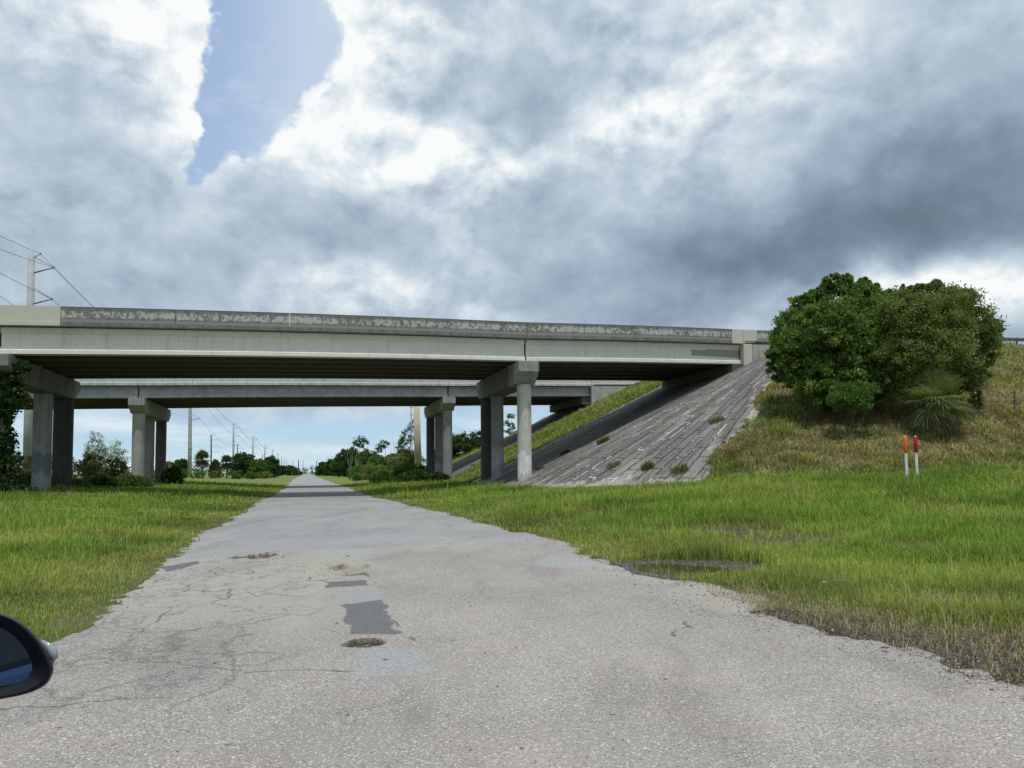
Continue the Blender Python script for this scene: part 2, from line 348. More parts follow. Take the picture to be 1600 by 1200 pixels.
def M_paving():
    m, T = mat('paved_slope_concrete'); P = pos(T); uv = attr(T, 'uvc').outputs['Vector']
    wob = T.vm('MULTIPLY', T.vm('SUBTRACT', T.noise(uv, .55, 3, .5).outputs['Color'], (.5, .5, .5)), (.55, .30, 0))
    wob2 = T.vm('MULTIPLY', T.vm('SUBTRACT', T.noise(uv, 4.5, 3, .5).outputs['Color'], (.5, .5, .5)), (.07, .07, 0))
    uvw = T.vm('ADD', T.vm('ADD', uv, wob), wob2)
    br = T.n('ShaderNodeTexBrick'); T.set(br.inputs['Vector'], uvw); br.offset = .43; br.inputs['Scale'].default_value = 1
    br.inputs['Brick Width'].default_value = 2.3; br.inputs['Row Height'].default_value = .58; br.inputs['Mortar Size'].default_value = .036; br.inputs['Mortar Smooth'].default_value = .3
    br.inputs['Color1'].default_value = (.0, .0, .0, 1); br.inputs['Color2'].default_value = (1, 1, 1, 1); br.inputs['Mortar'].default_value = (.5, .5, .5, 1)
    bv = T.xyz(br.outputs['Color'])[0]; mort = br.outputs['Fac']
    st = T.noise(T.vm('MULTIPLY', uv, (.16, 1.5, 1)), 1.1, 8, .64).outputs[0]
    st2 = T.noise(T.vm('MULTIPLY', uv, (.35, 1.0, 1)), .55, 5, .6, .4).outputs[0]
    fine = T.noise(uv, 7.0, 7, .68).outputs[0]
    c = T.mix(T.ss(bv, 0, 1), (.138, .131, .120), (.212, .201, .183))
    c = T.mix(T.ss(st, .38, .60, 0, .9), c, (.058, .055, .050))
    c = T.mix(T.ss(st2, .52, .72, 0, .75), c, (.31, .29, .26))
    c = T.mix(T.ss(fine, .36, .7, 0, .45), c, (.36, .355, .34))
    # joints: some filled white, some open and dark
    jn = T.noise(T.vm('MULTIPLY', uv, (.5, 1.2, 1)), .5, 3, .55).outputs[0]; jn2 = T.noise(uv, 1.9, 5, .6).outputs[0]
    white = T.ss(T.m('ADD', jn, T.m('MULTIPLY', T.m('SUBTRACT', jn2, .5), .55)), .54, .62)
    jc = T.mix(white, (.022, .022, .020), (.66, .645, .61))
    c = T.mix(T.m('MULTIPLY', mort, T.ss(jn2, .30, .42, .35, 1.0)), c, jc)
    # crumbling, sandy toe and side edge
    e = attr(T, 'edge').outputs['Fac']
    sandn = T.noise(P, 1.6, 6, .65).outputs[0]
    c = T.mix(T.ss(T.m('ADD', e, T.m('MULTIPLY', T.m('SUBTRACT', sandn, .5), 1.5)), .30, -.02, 0, .8), c, (.42, .385, .33))
    h = T.m('ADD', T.m('MULTIPLY', mort, -1.0), T.m('ADD', T.m('MULTIPLY', fine, .35), T.m('MULTIPLY', bv, .5)))
    out(T, bsdf(T, c, .9, .2, h, .6, .05)); return m
m_pave = M_paving()
def M_ground():
    m, T = mat('turf_and_soil'); P = pos(T)
    n = T.noise(P, .35, 6, .6).outputs[0]; n2 = T.noise(P, 2.4, 7, .68).outputs[0]; n3 = T.noise(P, 22, 5, .7).outputs[0]
    g = T.mix(T.ss(n2, .34, .66), (.095, .135, .026), (.165, .215, .045))
    g = T.mix(T.ss(n, .42, .62, 0, .55), g, (.205, .215, .060))
    g = T.mix(T.ss(n3, .35, .75, 0, T.ss(T.xyz(P)[1], 50, 100, .5, .1)), g, (.030, .045, .012))
    soil = T.mix(T.ss(n3, .3, .7), (.045, .040, .022), (.115, .105, .055))
    g = T.mix(T.ss(T.xyz(P)[1], 28, 75, .62, 0), g, soil)
    t = T.mix(T.ss(n2, .35, .65), (.115, .090, .045), (.24, .195, .105))
    t = T.mix(T.ss(n, .48, .60, 0, .7), t, (.075, .095, .025))
    t = T.mix(T.ss(n3, .4, .7, 0, .5), t, (.055, .042, .024))
    c = T.mix(attr(T, 'dry').outputs['Fac'], g, t)
    n4 = T.noise(P, 7, 6, .7).outputs[0]
    mudc = T.mix(T.ss(n3, .38, .62), T.mix(T.ss(n4, .4, .6), (.026, .020, .015), (.060, .046, .034)), T.mix(T.ss(n4, .4, .6), (.085, .066, .048), (.16, .135, .105)))
    c = T.mix(T.ss(T.m('ADD', attr(T, 'mud').outputs['Fac'], T.m('MULTIPLY', T.m('SUBTRACT', n2, .5), .5)), .40, .62), c, mudc)
    sandc = T.mix(T.ss(n3, .3, .7), (.27, .235, .18), (.43, .39, .32))
    c = T.mix(T.ss(T.m('ADD', attr(T, 'sand').outputs['Fac'], T.m('MULTIPLY', T.m('SUBTRACT', n2, .5), .9)), .45, .65), c, sandc)
    wet = T.ss(attr(T, 'mud').outputs['Fac'], .45, .8, .95, .45)
    out(T, bsdf(T, c, wet, .35, T.m('ADD', n2, T.m('MULTIPLY', n3, .4)), .7, .06)); return m
m_ground = M_ground()
def M_road():
    m, T = mat('worn_asphalt'); P = pos(T)
    big = T.noise(P, .23, 4, .55).outputs[0]; mid = T.noise(P, 1.3, 5, .6).outputs[0]
    fine = T.noise(P, 60, 3, .75).outputs[0]
    v = T.n('ShaderNodeTexVoronoi', feature='F1'); T.set(v.inputs['Vector'], P); v.inputs['Scale'].default_value = 95
    chip = T.xyz(v.outputs['Color'])[0]
    c = T.mix(T.ss(big, .38, .62), (.300, .272, .248), (.378, .342, .314))
    c = T.mix(T.ss(mid, .4, .65, 0, .45), c, (.31, .305, .285))
    amp = T.ss(T.noise(P, .5, 3, .5).outputs[0], .35, .65, .35, 1.0)
    c = T.mix(amp, c, T.mix(T.ss(chip, .0, 1.0, 0, 1, True), T.mix(1, c, (.60, .60, .61), 'MULTIPLY'), T.mix(1, c, (1.34, 1.33, 1.31), 'MULTIPLY')))
    c = T.mix(T.ss(chip, .90, .97), c, (.60, .58, .55))
    c = T.mix(T.ss(chip, .08, .04, 0, .7), c, (.13, .126, .12))
    c = T.mix(T.ss(fine, .5, .75, 0, .45), c, (.16, .155, .15))
    # newer, smoother asphalt farther on
    yy = T.xyz(P)[1]; xx = T.xyz(P)[0]
    far = T.ss(T.m('ADD', T.m('ADD', yy, T.m('MULTIPLY', xx, -.587)), T.m('MULTIPLY', mid, .25)), 16.70, 16.82)
    farc = T.mix(T.ss(big, .35, .65), (.285, .290, .295), (.335, .332, .325))
    farc = T.mix(T.ss(fine, .45, .75, 0, .35), farc, (.16, .16, .16))
    c = T.mix(T.m('MULTIPLY', far, .75), c, farc)
    # pale tired left lane, alligator cracks
    pale = attr(T, 'pale').outputs['Fac']
    c = T.mix(T.m('MULTIPLY', pale, T.ss(mid, .3, .6, .25, .65)), c, (.385, .375, .325))
    cr = T.n('ShaderNodeTexVoronoi', feature='DISTANCE_TO_EDGE')
    wob = T.vm('MULTIPLY', T.noise(P, 2.0, 5, .65).outputs['Color'], (.6, .6, 0))
    T.set(cr.inputs['Vector'], T.vm('ADD', T.vm('MULTIPLY', P, (1, .75, 0)), wob)); cr.inputs['Scale'].default_value = 1.15
    cr2 = T.n('ShaderNodeTexVoronoi', feature='DISTANCE_TO_EDGE'); T.set(cr2.inputs['Vector'], T.vm('ADD', T.vm('MULTIPLY', P, (1, 1, 0)), wob)); cr2.inputs['Scale'].default_value = 5.0
    al = attr(T, 'crk').outputs['Fac']
    cm = T.m('MULTIPLY', T.ss(cr.outputs[0], .022, .006), T.ss(T.m('ADD', T.m('MULTIPLY', big, .8), T.m('MULTIPLY', al, .35)), .52, .66))
    cm2 = T.m('MULTIPLY', T.ss(cr2.outputs[0], .075, .02), T.ss(T.m('ADD', al, T.m('MULTIPLY', T.m('SUBTRACT', mid, .5), 2.4)), .85, 1.2))
    c = T.mix(T.m('MULTIPLY', T.m('MAXIMUM', cm, T.m('MULTIPLY', cm2, .9)), .42), c, (.075, .070, .062))
    trk = T.noise(T.vm('MULTIPLY', T.vm('ADD', P, T.vm('MULTIPLY', T.noise(P, .3, 2, .5).outputs['Color'], (1.5, 1.5, 0))), (1.5, .32, 1)), .8, 5, .6).outputs[0]
    c = T.mix(T.ss(trk, .50, .66, 0, .38), c, T.mix(1, c, (.58, .58, .59), 'MULTIPLY'))
    c = T.mix(T.ss(trk, .46, .34, 0, .25), c, T.mix(1, c, (1.3, 1.3, 1.3), 'MULTIPLY'))
    ln = T.m('MULTIPLY', T.ss(T.m('ADD', attr(T, 'line').outputs['Fac'], T.m('MULTIPLY', T.m('SUBTRACT', fine, .5), .5)), .42, .75), .6)
    c = T.mix(ln, c, (.055, .05, .045))
    pd = attr(T, 'patch').outputs['Fac']
    c = T.mix(T.ss(pd, .35, .6), c, T.mix(T.ss(chip, 0, 1), (.105, .108, .112), (.185, .188, .19)))
    pg = attr(T, 'bluish').outputs['Fac']
    c = T.mix(T.ss(pg, .3, .75, 0, .55), c, T.mix(T.ss(chip, 0, 1), (.25, .26, .268), (.42, .432, .44)))
    pt = attr(T, 'hole').outputs['Fac']
    c = T.mix(T.ss(pt, .2, .45), c, T.mix(T.ss(fine, .4, .7), (.16, .125, .08), (.30, .25, .175)))
    c = T.mix(attr(T, 'wall').outputs['Fac'], c, T.mix(T.ss(chip, 0, 1), (.03, .027, .022), (.10, .088, .07)))
    sn = attr(T, 'sand').outputs['Fac']
    c = T.mix(T.ss(T.m('ADD', sn, T.m('MULTIPLY', T.m('SUBTRACT', mid, .5), 1.1)), .45, .75, 0, .85), c, T.mix(T.ss(fine, .3, .7), (.31, .285, .24), (.43, .40, .34)))
    rf = T.n('ShaderNodeTexVoronoi', feature='F1'); T.set(rf.inputs['Vector'], P); rf.inputs['Scale'].default_value = 70
    h = T.m('ADD', T.m('MULTIPLY', rf.outputs[0], 1.0), T.m('ADD', T.m('MULTIPLY', fine, .5), T.m('MULTIPLY', T.m('MAXIMUM', cm, cm2), -1.5)))
    out(T, bsdf(T, c, .82, .3, h, .55, .012)); return m
m_road = M_road()
def M_simple(name, c, rough=.6, spec=.4, metal=0.0, var=.25, sc=6):
    m, T = mat(name); P = pos(T); n = T.noise(P, sc, 5, .6).outputs[0]
    out(T, bsdf(T, T.mix(T.ss(n, .3, .7), tuple(x*(1-var) for x in c), tuple(min(1, x*(1+var*.6)) for x in c)), rough, spec, n, .1, .01, metal)); return m
m_pole_c = M_simple('spun_concrete_pole', (.42, .43, .43), .75, .3, 0, .14, 1.0)
m_pole_w = M_simple('dark_wood_pole', (.14, .125, .11), .85, .2, 0, .3, 2)
m_metal = M_simple('galvanised_metal', (.16, .165, .17), .5, .4, .5)
m_wire = M_simple('aluminium_wire', (.17, .18, .19), .6, .3)
m_bark = M_simple('grey_bark', (.13, .11, .085), .9, .15, 0, .45, 9)
m_deadw = M_simple('dead_wood', (.34, .31, .27), .9, .15, 0, .35, 9)
m_postw = M_simple('weathered_post_wood', (.16, .135, .11), .9, .15, 0, .35, 12)
m_orange = M_simple('orange_plastic', (.78, .15, .015), .45, .4, 0, .08)
m_red = M_simple('dark_red_plastic', (.36, .012, .02), .45, .4, 0, .1)
m_white = M_simple('white_plastic', (.78, .79, .82), .45, .4, 0, .06)
m_leafM = M_leaf('leaf', (1, 1, 1)); m_grassM = M_leaf('grass_blade', (1, 1, 1), .3, .6, .2)
# ------------------------------------------------------------------ ground sheet
def build_ground():
    a1 = np.radians(np.arange(-40, 40.01, .22)); a2 = np.radians(np.arange(42, 319, 2.2)); ang = np.concatenate([a1, a2])
    rad = [1.2]
    while rad[-1] < 3500: rad.append(rad[-1]*(1.0125 if rad[-1] < 110 else 1.05))
    rad = np.array(rad); A, Rr = np.meshgrid(ang, rad)
    X = Rr*np.sin(A); Y = Rr*np.cos(A)
    x = X.ravel(); y = Y.ravel(); z = ground_z(x, y)
    na, nr = len(ang), len(rad); i = np.arange(nr-1)[:, None]*na; j = np.arange(na)[None]; j2 = (j+1) % na
    q = np.stack([i+j, i+j2, i+na+j2, i+na+j], -1).reshape(-1, 4)[:, ::-1]
    V = np.stack([x, y, z], 1); V = np.vstack([V, [0, 0, -.16]]); c = len(V)-1
    tr = np.stack([np.full(na, c), np.arange(na), (np.arange(na)+1) % na], 1)[:, ::-1]
    ez = emb_z(x, y); dd, s, q_, sp = emb_dd(x, y)
    pv = pav_mask(x, y)
    dry = sst(ez-flat_z(x, y), -.3, .6)*np.clip(.95-.9*((q_ > 12)), .1, 1)
    ri = road_in(x, y)
    mud = np.clip(mud_mask(x, y), 0, 1); mud = np.maximum(mud, .8*sst(puddle(x, y), -.7, -.2)); mud = mud*(ri < .3)
    sand = sst(-ri, .5, .0)*np.where(lateral(x, y) > 0, .60, .36)*(y < 40)+.45*np.exp(-((x-ground_at(1120, 935)[0])**2+(y-ground_at(1120, 935)[1])**2)/1.2)
    sand = np.maximum(sand, .55*sst(-pv, 1.0, .1)*(pv < 0)*(ez > .3)*(q_ < 0))
    sand = sand*(1-.8*sst(mud, .3, .6)); sand = np.maximum(sand, .7*sst(y, 160, 60)*0)
    bare = sst(-ri, 1.5, .3)*(lateral(x, y) > 0)*sst(y, 12, 9)*(ri < .3); mud = np.maximum(mud, bare*(.45+.35*fbm(x*.9, y*.9, 3, 51)))
    under = ((q_ > 0) & (q_ < 12) & (sp < 0)).astype(float)
    add = lambda a: np.append(a, 0.0)
    me = newmesh('ground', V, quads=q, tris=tr, cols={'dry': add(dry), 'mud': add(mud), 'sand': add(sand)}, smooth=True)
    tag(put('ground', me, m_ground), kind='structure')
build_ground()
# ------------------------------------------------------------------ road
POTS = [('hole', 541, 887, 30, 7, .07), ('hole', 566, 1004, 36, 8, .06), ('hole', 405, 869, 22, 3.6, .07), ('hole', 372, 871, 14, 2.2, .04), ('hole', 545, 897, 24, 3, .04)]
CRACKS = [[(560, 872), (568, 888), (582, 915), (600, 937), (630, 990), (650, 1002)], [(390, 1052), (440, 1044), (480, 1043), (520, 1046), (600, 1050), (668, 1052)], [(250, 879), (330, 870), (400, 865), (500, 860), (600, 855), (830, 845)],
 [(400, 913), (460, 908), (520, 905), (580, 903)], [(360, 955), (420, 953), (480, 954), (530, 948), (545, 950)], [(985, 941), (1010, 940), (1030, 936), (1062, 934)], [(1050, 994), (1062, 984), (1072, 982), (1068, 972)], [(850, 882), (890, 886), (925, 888)],
 [(510, 832), (525, 827), (541, 826)], [(622, 825), (645, 824), (660, 819)], [(306, 905), (280, 940), (240, 975), (222, 985)], [(330, 890), (350, 905), (360, 925), (350, 950)], [(380, 880), (395, 900), (390, 925), (400, 935)], [(150, 960), (200, 930), (250, 905), (310, 885)],
 [(100, 1000), (180, 985), (300, 990), (400, 975), (480, 980), (535, 992)], [(60, 1040), (150, 1030), (260, 1035), (370, 1050)], [(250, 920), (330, 925), (420, 915), (500, 918)], [(930, 872), (960, 880), (985, 890)], [(0, 1108), (100, 1105), (200, 1090), (270, 1085)]]
def road_attr(x, y):
    # pixel coordinates of road points, used only to lay out the patches on the surface at build time
    d = np.stack([x, y, np.full_like(x, -CAMZ)], 1); f = d@F; uu = 800+FPX*(d@RT)/f; vv = CY-FPX*(d@UPV)/f
    n = (fbm(x*1.8, y*1.8, 4, 41)-.5); n2 = fbm(x*5, y*5, 3, 42)-.5
    def quad(pts, soft=.06):
        P = np.array([ground_at(u, v)[:2] for u, v in pts]); m = np.full(len(x), 9.0); k = len(P)
        for i in range(k):
            a, b = P[i], P[(i+1) % k]; e = (b-a)/np.linalg.norm(b-a); nrm = np.array([e[1], -e[0]])
            m = np.minimum(m, (x-a[0])*nrm[0]+(y-a[1])*nrm[1])
        return np.clip(.5+(m+n*.28+n2*.12)/soft*.5, 0, 1)
    patch = np.maximum(quad([(534, 945), (600, 936), (630, 990), (538, 992)]), quad([(506, 909), (572, 905), (579, 915), (508, 919)]))
    patch = np.maximum(patch, .8*quad([(250, 886), (310, 876), (318, 880), (262, 893)]))
    bl = np.maximum(quad([(556, 1014), (652, 1010), (670, 1050), (560, 1056)]), quad([(520, 920), (585, 916), (598, 936), (530, 944)]))
    bl = np.maximum(bl, .9*quad([(500, 860), (562, 857), (566, 878), (505, 880)])); bl = np.maximum(bl, .8*quad([(850, 868), (930, 870), (950, 890), (840, 885)]))
    hole = np.zeros(len(x)); dip = np.zeros(len(x)); wall = np.zeros(len(x))
    for _, u, v, ru, rv, dp in POTS:
        c = ground_at(u, v); ex = abs(ground_at(u+ru, v)[0]-c[0]); ey = abs(ground_at(u, v-rv)[1]-c[1])
        m = 1-np.hypot((x-c[0])/ex, (y-c[1])/ey)+1.0*n+.35*n2; wall = np.maximum(wall, sst(m, -.05, .05)*(1-sst(m, .18, .42))*sst(y-c[1], -.5*ey, .3*ey)); wall = np.maximum(wall, .5*sst(m, -.05, .0)*(1-sst(m, .05, .15)))
        hole = np.maximum(hole, np.clip(m*1.6+.1, 0, 1)); dip = np.maximum(dip, dp*sst(m, .0, .14))
    l, r = road_edges(y); ri = road_in(x, y)
    sand = sst(ri, .6, 0)*np.where(x > 0, .5, .28)*sst(y, 40, 20); sand = np.maximum(sand, .78*sst(r-x, 1.6, .1)*sst(y, 7.0, 8.5)*sst(y, 12.5, 11))
    sand = np.maximum(sand, .75*quad([(375, 872), (470, 868), (600, 872), (590, 895), (480, 905)], .5))
    pale = sst(y+.3*x, 5.6, 8)*(1-sst(y-.587*x, 16.5, 16.9))*sst(x, 0.2-1.2-.03*y, -1.6-.1*y)
    crk = sst(x, .3-.10*y, -1.6-.20*y)*sst(y, 4.0, 6)*(1-sst(y-.587*x, 16.4, 16.9)); crk = np.maximum(crk, .6*sst(ri, 1.2, .1)*(y < 30))
    line = np.zeros(len(x)); near = (y > 3) & (y < 30); xi = x[near]+.10*(fbm(x[near]*3.5, y[near]*3.5, 4, 63)-.5)*2; yi = y[near]+.14*(fbm(x[near]*3+5, y[near]*3, 4, 64)-.5)*2; acc = np.zeros(len(xi))
    for pl in CRACKS:
        G_ = [ground_at(u, v)[:2] for u, v in pl]
        for a, b in zip(G_[:-1], G_[1:]):
            e = b-a; L2 = (e**2).sum(); t = np.clip(((xi-a[0])*e[0]+(yi-a[1])*e[1])/L2, 0, 1); dd_ = np.hypot(xi-a[0]-t*e[0], yi-a[1]-t*e[1])
            w_ = .006+.0012*yi; acc = np.maximum(acc, np.clip(1.2-dd_/w_*.55, 0, 1)*(.25+.85*vnoise(xi*2.2, yi*2.2, 8)))
    line[near] = np.clip(acc, 0, 1)
    return dict(line=line, wall=wall, patch=patch, bluish=bl, hole=hole, sand=sand, pale=pale, crk=crk), dip
def build_road():
    ys = [-14., -10, -6, -3, -1, 0, 1, 2, 2.6, 3.0]
    v = 1130.0+20
    while 1.5*1208/(v-738) < 3.0: v -= 1
    while v > 745:
        ys.append(1.5*1208/(v-738)); v -= (.9 if v > 850 else .6 if v > 800 else .8)
    yy = ys[-1]
    while yy < 900: yy *= 1.1; ys.append(yy)
    ys = np.array(ys); nc = 430
    l, r = road_edges(np.maximum(ys, 2.2))
    l = l-.55; r = r+.55
    t = np.linspace(0, 1, nc); X = l[:, None]*(1-t)+r[:, None]*t; Y = np.repeat(ys[:, None], nc, 1)
    x = X.ravel(); y = Y.ravel()
    at_, dip = road_attr(x, y); near = (y > 3) & (y < 40)
    z = np.where(near, -dip, 0)+.006*(fbm(x*.7, y*.7, 3, 55)-.5)
    ri = road_in(x, y); z = z-.16*sst(-ri, -.02, .28)
    step = (y-.587*x+.15*fbm(x*1.3, y*1.3, 2, 3) > 16.7); z = z+.012*step
    nr = len(ys); i = np.arange(nr-1)[:, None]*nc; j = np.arange(nc-1)[None]
    q = np.stack([i+j, i+j+1, i+nc+j+1, i+nc+j], -1).reshape(-1, 4)
    me = newmesh('road', np.stack([x, y, z], 1), quads=q, cols={k: np.where(near, a, 0) for k, a in at_.items()}, smooth=True)
    tag(put('road', me, m_road), kind='structure')
build_road()
# puddle
m_water, T = mat('puddle_water'); out(T, bsdf(T, (.045, .038, .026), .04, .5, T.noise(pos(T), 5, 2, .5).outputs[0], .04, .01))
g = np.arange(-1.6, 1.61, .08); X, Y = np.meshgrid(g+PUD[0][0], g+PUD[0][1]); n = len(g); i = np.arange(n-1)[:, None]*n; j = np.arange(n-1)[None]
q = np.stack([i+j, i+j+1, i+n+j+1, i+n+j], -1).reshape(-1, 4); pm = puddle(X.ravel(), Y.ravel()); q = q[pm[q].min(1) > .02]
used = np.unique(q); mp = np.zeros(n*n, int); mp[used] = np.arange(len(used))
wz = float(np.median(ground_z(X.ravel()[used], Y.ravel()[used])))+.03
tag(put('puddle', newmesh('puddle', np.stack([X.ravel()[used], Y.ravel()[used], np.full(len(used), wz)], 1), quads=mp[q]), m_water), kind='structure')
# ------------------------------------------------------------------ overpasses
def sweep(name, prof, s0, s1, q0, zf, mat_, parent, n=10, hgt=None, smooth=False, label=None, q_sk=None):
    """prof: closed (q, z) polygon, swept along the bridge; zf(s, f) gives the base height"""
    S = np.linspace(s0, s1, n+1); V = []; H = []; k = len(prof)
    for s in S:
        f = (s-s0)/(s1-s0)
        for pq, pz in prof:
            q = q0+pq; V.append(W(s+SKEW*q, q, zf(s)+pz)); H.append(0 if hgt is None else (pz-hgt[0])/(hgt[1]-hgt[0]))
    Fs = [(i*k+j, i*k+(j+1) % k, (i+1)*k+(j+1) % k, (i+1)*k+j) for i in range(n) for j in range(k)]
    Fs += [tuple(range(k))[::-1], tuple(n*k+j for j in range(k))]
    me = newmesh(name, V, faces=Fs, cols={'hgt': np.array(H)})
    o = put(name, me, mat_, parent)
    if label: o['label'] = label
    return o
def ibeam(h, bf, tf, web):
    k = h/1.37
    p = [(bf/2, 0), (bf/2, .20*k), (web/2, .43*k), (web/2, h-.33*k), (tf/2, h-.20*k), (tf/2, h)]
    return [(a, b) for a, b in p]+[(-a, b) for a, b in reversed(p)]
def zline(pts):
    P = np.array(pts); return lambda s: float(np.interp(s, P[:, 0], P[:, 1]) if P[0, 0] <= s <= P[-1, 0] else (P[-1, 1]+(s-P[-1, 0])*.033 if s > P[-1, 0] else P[0, 1]+(s-P[0, 0])*.031))
def camber(zf, a, b, c): return lambda s: zf(s)+c*max(0, 1-((s-(a+b)/2)/((b-a)/2))**2)
def column(name, s, q, r, z0, z1, mat_, parent, tint=(1, 1, 1), paint=None, label=None):
    nr, nz = 36, 44; V = []; C = []; lz = np.linspace(z0, z1, nz)
    x0, y0, _ = W(s, q, 0)
    an = np.linspace(0, 2*math.pi, nr, endpoint=False)
    for z in lz:
        for a in an:
            V.append((x0+r*math.cos(a), y0+r*math.sin(a), z)); c = np.array(tint)
            if paint:
                top, colr = paint; edge = top+.35*(vnoise(math.cos(a)*1.5+s, math.sin(a)*1.5+z*.2, 5)-.5)*2
                if z < edge and z > top-1.55+.8*(vnoise(math.cos(a)*2+9, math.sin(a)*2, 8)-.3): c = np.array(colr)
            C.append(c)
    k = nr; Fs = [(i*k+j, i*k+(j+1) % k, (i+1)*k+(j+1) % k, (i+1)*k+j) for i in range(nz-1) for j in range(k)]+[tuple((nz-1)*k+j for j in range(k))]
    me = newmesh(name, V, faces=Fs, cols=np.array(C)); me.polygons.foreach_set('use_smooth', np.ones(len(me.polygons), bool))
    o = put(name, me, mat_, parent)
    if label: o['label'] = label
    return o
def cap(name, s, q0, q1, z0, z1, w, parent, taper0=True, taper1=True, label=None, mt=None):
    """pier cap with tapering undersides at its ends; profile runs along q"""
    fh = (z1-z0)*.48
    pr = []
    pr += [(q0, z1), (q0, z1-fh), (q0+1.0, z0)] if taper0 else [(q0, z1), (q0, z0)]
    pr += [(q1-1.0, z0), (q1, z1-fh), (q1, z1)] if taper1 else [(q1, z0), (q1, z1)]
    k = len(pr); V = [W(s+SKEW*q-w/2, q, z) for q, z in pr]+[W(s+SKEW*q+w/2, q, z) for q, z in pr]
    Fs = [tuple(range(k)), tuple(range(2*k-1, k-1, -1))]+[(j, (j+1) % k, k+(j+1) % k, k+j)[::-1] for j in range(k)]
    o = put(name, newmesh(name, V, faces=Fs), mt or m_cap, parent); bevel(o, .03, 2)
    if label: o['label'] = label
    return o
def block(name, s0, s1, q0, q1, z0, z1, mat_, parent, bev=0.0):
    """box in the bridge frame; z0/z1 may be (at s0, at s1)"""
    a0, a1 = z0 if hasattr(z0, '__len__') else (z0, z0); b0, b1 = z1 if hasattr(z1, '__len__') else (z1, z1)
    m = MB(); f = lambda s, q, z: W(s+SKEW*q, q, z)
    m.hexa([f(s0, q0, a0), f(s1, q0, a1), f(s1, q1, a1), f(s0, q1, a0), f(s0, q0, b0), f(s1, q0, b1), f(s1, q1, b1), f(s0, q1, b0)])
    o = m.build(name, mat_, parent)
    if bev: bevel(o, bev)
    return o
def zpix(u, v, c):  # world height on the vertical face of a bridge line
    k = (u-800)/1200; y = c/(1-.385*k); return at(u, v, y)[2], s_of_u(u, c)
# near overpass ------------------------------------------------------
zg_pts = []
for u, v in ((12, 551.5), (825, 562.6), (1163, 567.5)):
    z, s = zpix(u, v, 48.2); zg_pts.append((s, z))
ZG = zline(zg_pts)
PL1, PR1, AB1 = -27.75, 1.07, 17.8
def barrier_prof(flip=False, w=.42):
    # vertical outer face, sloped inner face (New Jersey shape), slab edge below
    p = [(0, 0), (w, 0), (w-.02, .08), (w-.18, .26), (w-.25, .81), (0, .81)]
    return [(-a, b) for a, b in reversed(p)] if flip else p
def overpass(root, tanfn, ZGf, q0, wid, gh, nG, spans, joints, bmat, cmat_front):
    Hs = gh+.05
    for (a, b, cam_) in spans:
        zf = camber(ZGf, a, b, cam_)
        for i in range(nG):
            q = q0+.62+i*(wid-1.24)/(nG-1)
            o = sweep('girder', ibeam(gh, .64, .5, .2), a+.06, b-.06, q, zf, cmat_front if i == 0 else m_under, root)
            if i == 0: o['label'] = 'pale outer girder facing the road'
        sweep('deck_slab', [(0, 0), (wid, 0), (wid, .2), (0, .2)], a+.012, b-.012, q0, lambda s: zf(s)+Hs, m_cap, root)
        # cross beams between the girders
        for f in (.02, .5, .98):
            sc_ = a+(b-a)*f
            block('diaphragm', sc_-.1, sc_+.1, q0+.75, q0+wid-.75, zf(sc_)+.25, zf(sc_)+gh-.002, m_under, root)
        js = [a]+[j for j in joints if a+.5 < j < b-.3]+[b]
        for j0, j1 in zip(js[:-1], js[1:]):
            mm = m_tan if tanfn(j0, j1) else bmat
            z2 = lambda s: zf(s)+Hs+.2
            sweep('barrier', barrier_prof(), j0+.014, j1-.014, q0, z2, mm, root, n=5, hgt=(0, .81))
            sweep('barrier', barrier_prof(True), j0+.014, j1-.014, q0+wid, z2, mm, root, n=5, hgt=(0, .81))
            # slab edge strip a little proud of the slab
            sweep('slab_edge', [(0, 0), (-.035, 0), (-.035, .195), (0, .195)], j0+.014, j1-.014, q0-.001, lambda s: zf(s)+Hs, mm, root, n=5, hgt=(-3.3, .6))
joint_u = [88, 270, 450, 640, 995, 1148]
near = empty('highway_overpass', W(PR1, 0, 0), 'nearer concrete highway overpass crossing the road, with dark flaking parapet', 'overpass', 'twin highway overpasses')
U2S = lambda u: s_of_u(u)
TS0, TS1 = U2S(88), U2S(1148)
overpass(near, lambda a, b: b <= TS0+.1 or a >= TS1-.1, ZG, 0, 11.5, 1.37, 6, [(-52, PL1, 0), (PL1, PR1, .09), (PR1, AB1, .04)], [U2S(u) for u in joint_u], m_barrier, m_girder)
def gz(s, q, d=0.0): x, y, _ = W(s, q, 0); return float(ground_z(np.array([x]), np.array([y]))[0])-d
def pier(root, S, q0, zc, parts, cols, w=1.4, chh=1.25):
    pr = bpy.data.objects.new('pier', None); COL.objects.link(pr); pr.parent = root; pr.location = (0, 0, 0); ROOTLOC[pr.name] = ROOTLOC[root.name]
    for (a, b, t0, t1) in parts:
        cap('cap', S, q0+a, q0+b, zc-chh, zc-.10, w, pr, t0, t1, mt=(m_cap_shade if (q0 == 0 and (a > 1 or S < -10)) else m_cap))
    for i in range(6):
        q = q0+.62+i*(10.26)/5
        for ds in (-.36, .36): block('bearing_pedestal', S+ds-.22, S+ds+.22, q-.3, q+.3, zc-.103, zc-.004, m_cap, pr)
    for (dq, r, tint, paint, lab) in cols:  # lower tints put the shade under the deck into the column colour
        q = q0+dq; s = S+SKEW*q
        zb = min(gz(s-.5, q), gz(s+.5, q))-.5
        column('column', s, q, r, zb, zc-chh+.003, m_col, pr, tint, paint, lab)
    return pr
SHADE_DK = (.26, .25, .24)  # rear column tint, deck shade painted in
zL, zR = ZG(PL1), ZG(PR1)
